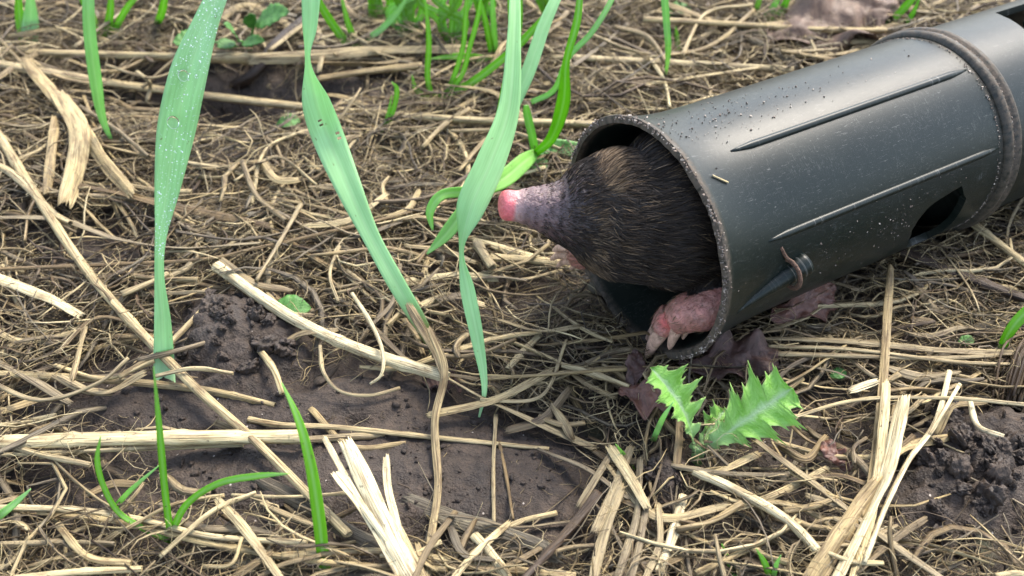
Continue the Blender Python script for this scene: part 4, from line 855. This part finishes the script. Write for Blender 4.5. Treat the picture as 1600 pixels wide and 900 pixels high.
tuft((1245, 30), [([(1215, 40), (1245, 20), (1285, -10), (1320, -40)], 12, .1), ([(1205, 36), (1225, 10), (1240, -30)], 12, .15), ([(1180, 25), (1186, 0), (1194, -30)], 9, .3), ([(1195, 30), (1212, 5), (1222, -30)], 10, .6)], 'bright tuft beside the large tan dead leaf')
tuft((1385, 46), [([(1380, 48), (1402, 24), (1424, 0), (1450, -30)], 12, .2), ([(1388, 44), (1420, 30), (1440, -10)], 9, .1)], 'bright tuft rising just behind the tube collar')
tuft((1060, 80), [([(1060, 92), (1058, 60), (1056, 42)], 7, .1), ([(1082, 95), (1066, 80), (1060, 60)], 6, .15)], 'tiny green sprig in the hay beyond the tube')
tuft((266, 842), [([(268, 848), (258, 770, -1), (250, 680, -2), (240, 574, -4)], 11, .05), ([(264, 844), (290, 790, -1), (340, 756, -3), (400, 744, -5), (452, 740, -7)], 11, .1), ([(268, 846), (225, 826, 0), (185, 800, 1), (162, 760, 1), (152, 720, 0), (157, 682, -1)], 9, .15),
                  ([(180, 792), (205, 765, 2), (250, 726, 3)], 8, .5)], 'small grass tuft with three spreading blades on the near straw')
blade([(512, 930, None, 18), (506, 880, 134, 19), (497, 800, 138, 20), (484, 720, 142, 17), (466, 655, 146, 12), (440, 598, 151, 2)], .12, 'single bright upright blade in front of the torn straw bundle')
blade([(-30, 830, None, 12), (0, 805, 146, 13), (25, 785, 148, 10), (48, 764, 150, 2)], .6, 'short green blade tip poking in below the widest straw')
blade([(1562, 558, None, 10), (1572, 528, 199, 15), (1596, 495, 200, 18), (1640, 460, 202, 14), (1680, 445, 205, 2)], .08, 'bright green blade beside the fibrous brown root')
blade([(1150, 905, None, 8), (1140, 880, 136, 9), (1128, 850, 137, 2)], .1, 'tiny upright green blade in the hay below the cream straws')
tuft((1205, 905), [([(1205, 908), (1195, 880), (1182, 858)], 10, .1), ([(1208, 908), (1212, 885), (1220, 868)], 8, .6)], 'tiny pair of green blades low between the straws')
tuft((985, 730), [([(990, 735), (978, 715), (962, 694)], 8, .2), ([(1020, 690), (1035, 655), (1052, 628)], 9, .7)], 'tiny green blades in the fibrous hay beside the thistle')
# dew on the broad blade
P1, N1, B1 = b1
def drop(P, N, r, name='water_droplet'):
    import bmesh
    bm = bmesh.new(); bmesh.ops.create_uvsphere(bm, u_segments=20, v_segments=12, radius=r*MM); me = bpy.data.meshes.new(name); bm.to_mesh(me); bm.free()
    for p in me.polygons: p.use_smooth = True
    o = obj(name, me, M_WATER); o.rotation_euler = Vector(N.tolist()).to_track_quat('Z', 'Y').to_euler(); o.scale = (1, 1.15, .62); o.location = Vector(((P+N*r*.40)*MM).tolist()); return o
for px, py, r, lab_ in ((287, 121, 1.15, 'large clear water droplet high on the broad dewy blade'), (271, 194, 1.35, 'largest water droplet on the middle of the broad dewy blade')):
    u, v, d = project(P1); i = np.argmin((v-py)**2); o = drop(P1[i]+B1[i]*(px-u[i])*d[i]/F, N1[i], r); o['label'] = lab_; o['category'] = 'water droplet'
sel = rng.integers(int(len(P1)*.32), int(len(P1)*.80), 700); xo = rng.uniform(-.85, .9, 700); u, v, d = project(P1); hwm = np.interp(v, [0, 110, 200, 290, 400, 600], [34, 56, 58, 40, 15, 30])/2*d/F
fr = rng.random(700)[:, None]; nxt = np.minimum(sel+1, len(P1)-1); Pm = P1[sel]*(1-fr)+P1[nxt]*fr
Pd = Pm+B1[sel]*(xo*hwm[sel])[:, None]+N1[sel]*(.12-.22*hwm[sel]*(1-np.abs(xo))**1.2)[:, None]
obj('dew', mesh_np('dew', *grains(Pd, .05+.13*rng.random(700)**2.5, .05)), M_DEW, kind='stuff', label='fine dew beads on the broad blue-green grass blade', category='dew')

# ------------------------------------------------------------------ broad leaves
def leaf_mesh(name, base, tip, up, wid, outline, arch=.15, fold=.2, ripple=.0, nt_=60, J=13, thick=.22, waves=5, twist=0.):
    base = np.asarray(base, float); tip = np.asarray(tip, float); ax = tip-base; ln = np.linalg.norm(ax); ax = ax/ln; up = unit(np.asarray(up, float)-ax*(np.asarray(up, float)@ax)); sd_ = np.cross(ax, up)
    t = np.linspace(0, 1, nt_); x = np.linspace(-1, 1, J); Pm = base+ax*ln*t[:, None]+up*(arch*ln*4*t*(1-t))[:, None]
    top = np.empty((nt_, J, 3)); edge = np.empty((nt_, J))
    for j, xj in enumerate(x):
        w_ = outline(t, 1 if xj > 0 else -1)*wid; off, sk = w_[0] if isinstance(w_, tuple) else w_, 0
        ang = twist*(t-.3); sdv = sd_[None]*np.cos(ang)[:, None]+up[None]*np.sin(ang)[:, None]; upv = up[None]*np.cos(ang)[:, None]-sd_[None]*np.sin(ang)[:, None]
        fwd_ = ax[None]*(np.abs(xj)*off*.35)[:, None]
        h = fold*np.abs(xj)*off+ripple*np.abs(xj)**1.5*np.sin(t*waves*6.28+(1 if xj > 0 else 2.2))*wid+(.03+.35*(ripple > .2))*wid*fbm(t*5, t*0+xj*2.2, 3, 12)
        top[:, j] = Pm+sdv*(xj*off)[:, None]+upv*h[:, None]+fwd_; edge[:, j] = abs(xj)
    dn = top-up*thick; ring = np.concatenate([top, dn[:, ::-1]], 1); K = 2*J; V = ring.reshape(-1, 3)
    i = np.arange(nt_-1)[:, None]*K; k = np.arange(K)[None]; k2 = (k+1) % K
    q = np.stack([i+k, i+k2, i+K+k2, i+K+k], -1).reshape(-1); loops = np.concatenate([q, np.arange(K)[::-1], (nt_-1)*K+np.arange(K)]); nq = len(q)//4
    fib = np.ones((nt_, K, 4)); fib[..., 0] = np.concatenate([edge, edge[:, ::-1]], 1); fib[..., 1] = t[:, None]
    st = np.zeros((nt_, K, 3)); st[..., 0] = np.concatenate([edge*wid, -edge[:, ::-1]*wid], 1)*np.sign(np.concatenate([x, x[::-1]])+.01)[None]; st[..., 1] = (t*ln)[:, None]; st[..., 2] = rng.random()*70
    return mesh_np(name, V, loops, np.concatenate([np.arange(nq)*4, [nq*4, nq*4+K]]), {'fib': ('FLOAT_COLOR', fib.reshape(-1, 4)), 'st': ('FLOAT_VECTOR', st.reshape(-1, 3))})
def thistle_outline(ph, lobes=5.0):
    def f(t, sgn):
        env = np.interp(t, [0, .12, .3, .45, .7, .9, 1], [.16, .22, .42, .8, 1, .72, .05])
        c = (t*lobes+ph+(0 if sgn > 0 else .37)) % 1.0; lob = .52+.48*np.where(c < .72, c/.72, (1-c)/.28)
        c2 = (t*lobes*3+ph) % 1.0; spk = .22*np.clip(1-np.abs(c2-.5)*7, 0, 1)+.30*np.clip(1-np.abs(c-.72)*16, 0, 1)
        return env*(lob+spk)
    return f
TB = surf(1090, 712, .5)
th_o = empty('thistle_seedling', TB, label='spiny bright green thistle seedling in front of the tube', category='thistle')
def vis_at(px, py, Y): return at_y(px, py, Y)
yb = TB[1]
adopt(obj('leaf', leaf_mesh('leaf', TB+[0, 0, 1.0], vis_at(1238, 606, yb+4), (-.35, -.75, .8), 8.8, thistle_outline(.1, 4.6), .05, .12,   .13, 190, 15), M_THISTLE), th_o)
adopt(obj('leaf', leaf_mesh('leaf', TB+[-1, .5, 1.0], vis_at(1016, 574, yb+7), (.75, -.6, .5), 5.6, thistle_outline(.45, 5.2), .13, .45,   .15, 190, 15, twist=.5), M_THISTLE), th_o)
adopt(obj('leaf', leaf_mesh('leaf', TB+[-.5, 1.5, 1.5], vis_at(1132, 640, yb+9), (.1, -.8, .6), 4.2, thistle_outline(.7, 3.2), .05, .2, .12, 80, 13), M_THISTLE), th_o)
adopt(obj('stem', mesh_np('stem', *sweep(spline(np.array([TB-[0, 0, 3], TB, TB+[0, .5, 3]]), 10)[None], 1.5, 1.4, 10)), M_THISTLE), th_o)
def oval(teeth=8, dep=.16):
    def f(t, sgn): return np.clip(np.sin(math.pi*np.clip(t, 0, 1)**.75), .02, 1)**.85*(1-dep*((t*teeth+(.2 if sgn > 0 else 0)) % 1.0))
    return f
NB = surf(392, 85, 0.); ne = empty('nettle_seedling', NB, label='nettle seedling with toothed leaves behind the long straws', category='seedling'); ny_ = NB[1]
for (ax_, ay, bx, by, w_) in ((398, 38, 452, 18, 5.2), (372, 62, 350, 38, 3.6), (368, 66, 340, 74, 3.0), (378, 68, 414, 64, 2.8), (330, 66, 270, 66, 5.0), (395, 44, 388, 22, 2.6)):
    adopt(obj('leaf', leaf_mesh('leaf', vis_at(ax_, ay, ny_-6), vis_at(bx, by, ny_-12), (0, -.45, .9), w_, oval(), .06, .12, .05, 50, 9, .2), M_NETTLE), ne)
for (ax_, ay) in ((398, 38), (372, 64), (330, 66)):
    adopt(obj('stem', mesh_np('stem', *sweep(spline(np.array([NB-[0, 0, 1], (NB+vis_at(ax_, ay, ny_-6))/2+[0, 0, 2], vis_at(ax_, ay, ny_-6)]), 10)[None], .45, .45, 6)), M_NETTLE), ne)
# low seedlings in the hay
for px, py, r_, lab_ in ((1310, 588, 2.2, 'small round green leaf in the hay in front of the tube'), (1510, 536, 2.2, 'small green cotyledons in the hay near the bright blade'), (452, 492, 5.5, 'olive green leaf half hidden under the thick cream straw'), (845, 262, 3.2, 'small bright green leaf beside the tube mouth'),
                        (450, 195, 4.0, 'small seedling leaf behind the longest straw'), (1060, 20, 5.0, 'pale green leaf in the hay beyond the tube')):
    g = surf(px, py, 3.0); o = obj('small_leaf', leaf_mesh('small_leaf', g-[r_, 0, 0], g+[r_, r_*.4, .5], (0, -.3, 1), r_*.75, oval(1, .0), .1, .15, .05, 24, 7, .2), M_NETTLE); recenter(o); o['label'] = lab_; o['category'] = 'leaf'
# dead leaves
def dead(px0, py0, px1, py1, w, mat, label, off=1.5, seed=1, up=(0, -.2, 1), ripple=.22, z1=None):
    a_ = surf(px0, py0, off); b_ = surf(px1, py1, off+2)
    f = lambda t, sgn: np.clip(np.sin(math.pi*np.clip(t*.94+.03, 0, 1)), .03, 1)**.6*(1+.75*fbm(t*5+sgn*3, t*0+seed, 3, seed))
    o = obj('dead_leaf', leaf_mesh('dead_leaf', a_, b_, up, w, f, .06, .05, ripple, 70, 13, .3, 2.6), mat); recenter(o); o['label'] = label; o['category'] = 'dead leaf'
dead(1060, 568, 1215, 556, 6.2, M_DEAD, 'crumpled purple brown dead leaf under the bottom lip of the tube', 5.0, 3, (0, -.2, 1), .4)
dead(1205, 500, 1305, 452, 4.6, M_DEADRED, 'reddish dead leaf curled in the shade under the tube side', 6.0, 5, (.2, -.7, .8))
dead(968, 606, 1045, 634, 3.6, M_DEADRED, 'curled reddish brown dead leaf beside the thistle', 7.0, 7, (0, -.4, 1), .35)
dead(988, 612, 996, 548, 2.2, M_DEAD, 'narrow purple dead leaf fragment standing under the claws', 6.5, 11, (0, -.8, .4), .3)
dead(1200, 60, 1400, 10, 15.0, M_DEADTAN, 'large tan brown dead leaf lying beyond the tube', 5.0, 13, (0, -.35, 1), .3)
dead(1208, 66, 1300, 66, 5.0, M_DEADRED, 'dull brown dead leaf lying under the large tan one', 1.0, 15)
dead(660, 590, 720, 600, 3.5, M_DEAD, 'small dark dead leaf scrap on the soil below the browned blade', 1.0, 17)
dead(1330, 735, 1285, 690, 2.5, M_DEADRED, 'small brown leaf scrap between the crossed straws', 3.0, 19)
# fibrous root stub at the right edge
g0 = surf(1598, 545, 2.0); g1 = surf(1592, 640, 0.5); rt_o = empty('fibrous_root', g1, label='fibrous purple brown root stub beside the bright green blade', category='root')
for i in range(130):
    a_ = rng.normal(size=3)*[2.3, 1.5, 1.8]; pth = spline(np.array([g0+a_*.6+[4, 0, 3], (g0+g1)/2+a_*1.35+[1, 0, 5], g1+a_*1.1+[-1, 0, 1.5]]), 12)
    adopt(obj('fibre', mesh_np('fibre', *sweep(pth[None], .34, .28, 5, rnd=[(rng.uniform(.05, .3), .0)])), M_STRAW), rt_o)
# charred stick in the dark hollow
S([(325, 150), (390, 120), (440, 60), (490, 20)], 22, .0, 'blackened stick lying in the hollow behind the long straws', off=1.0, name='black_stick', cat='stick', rnd2=0.)
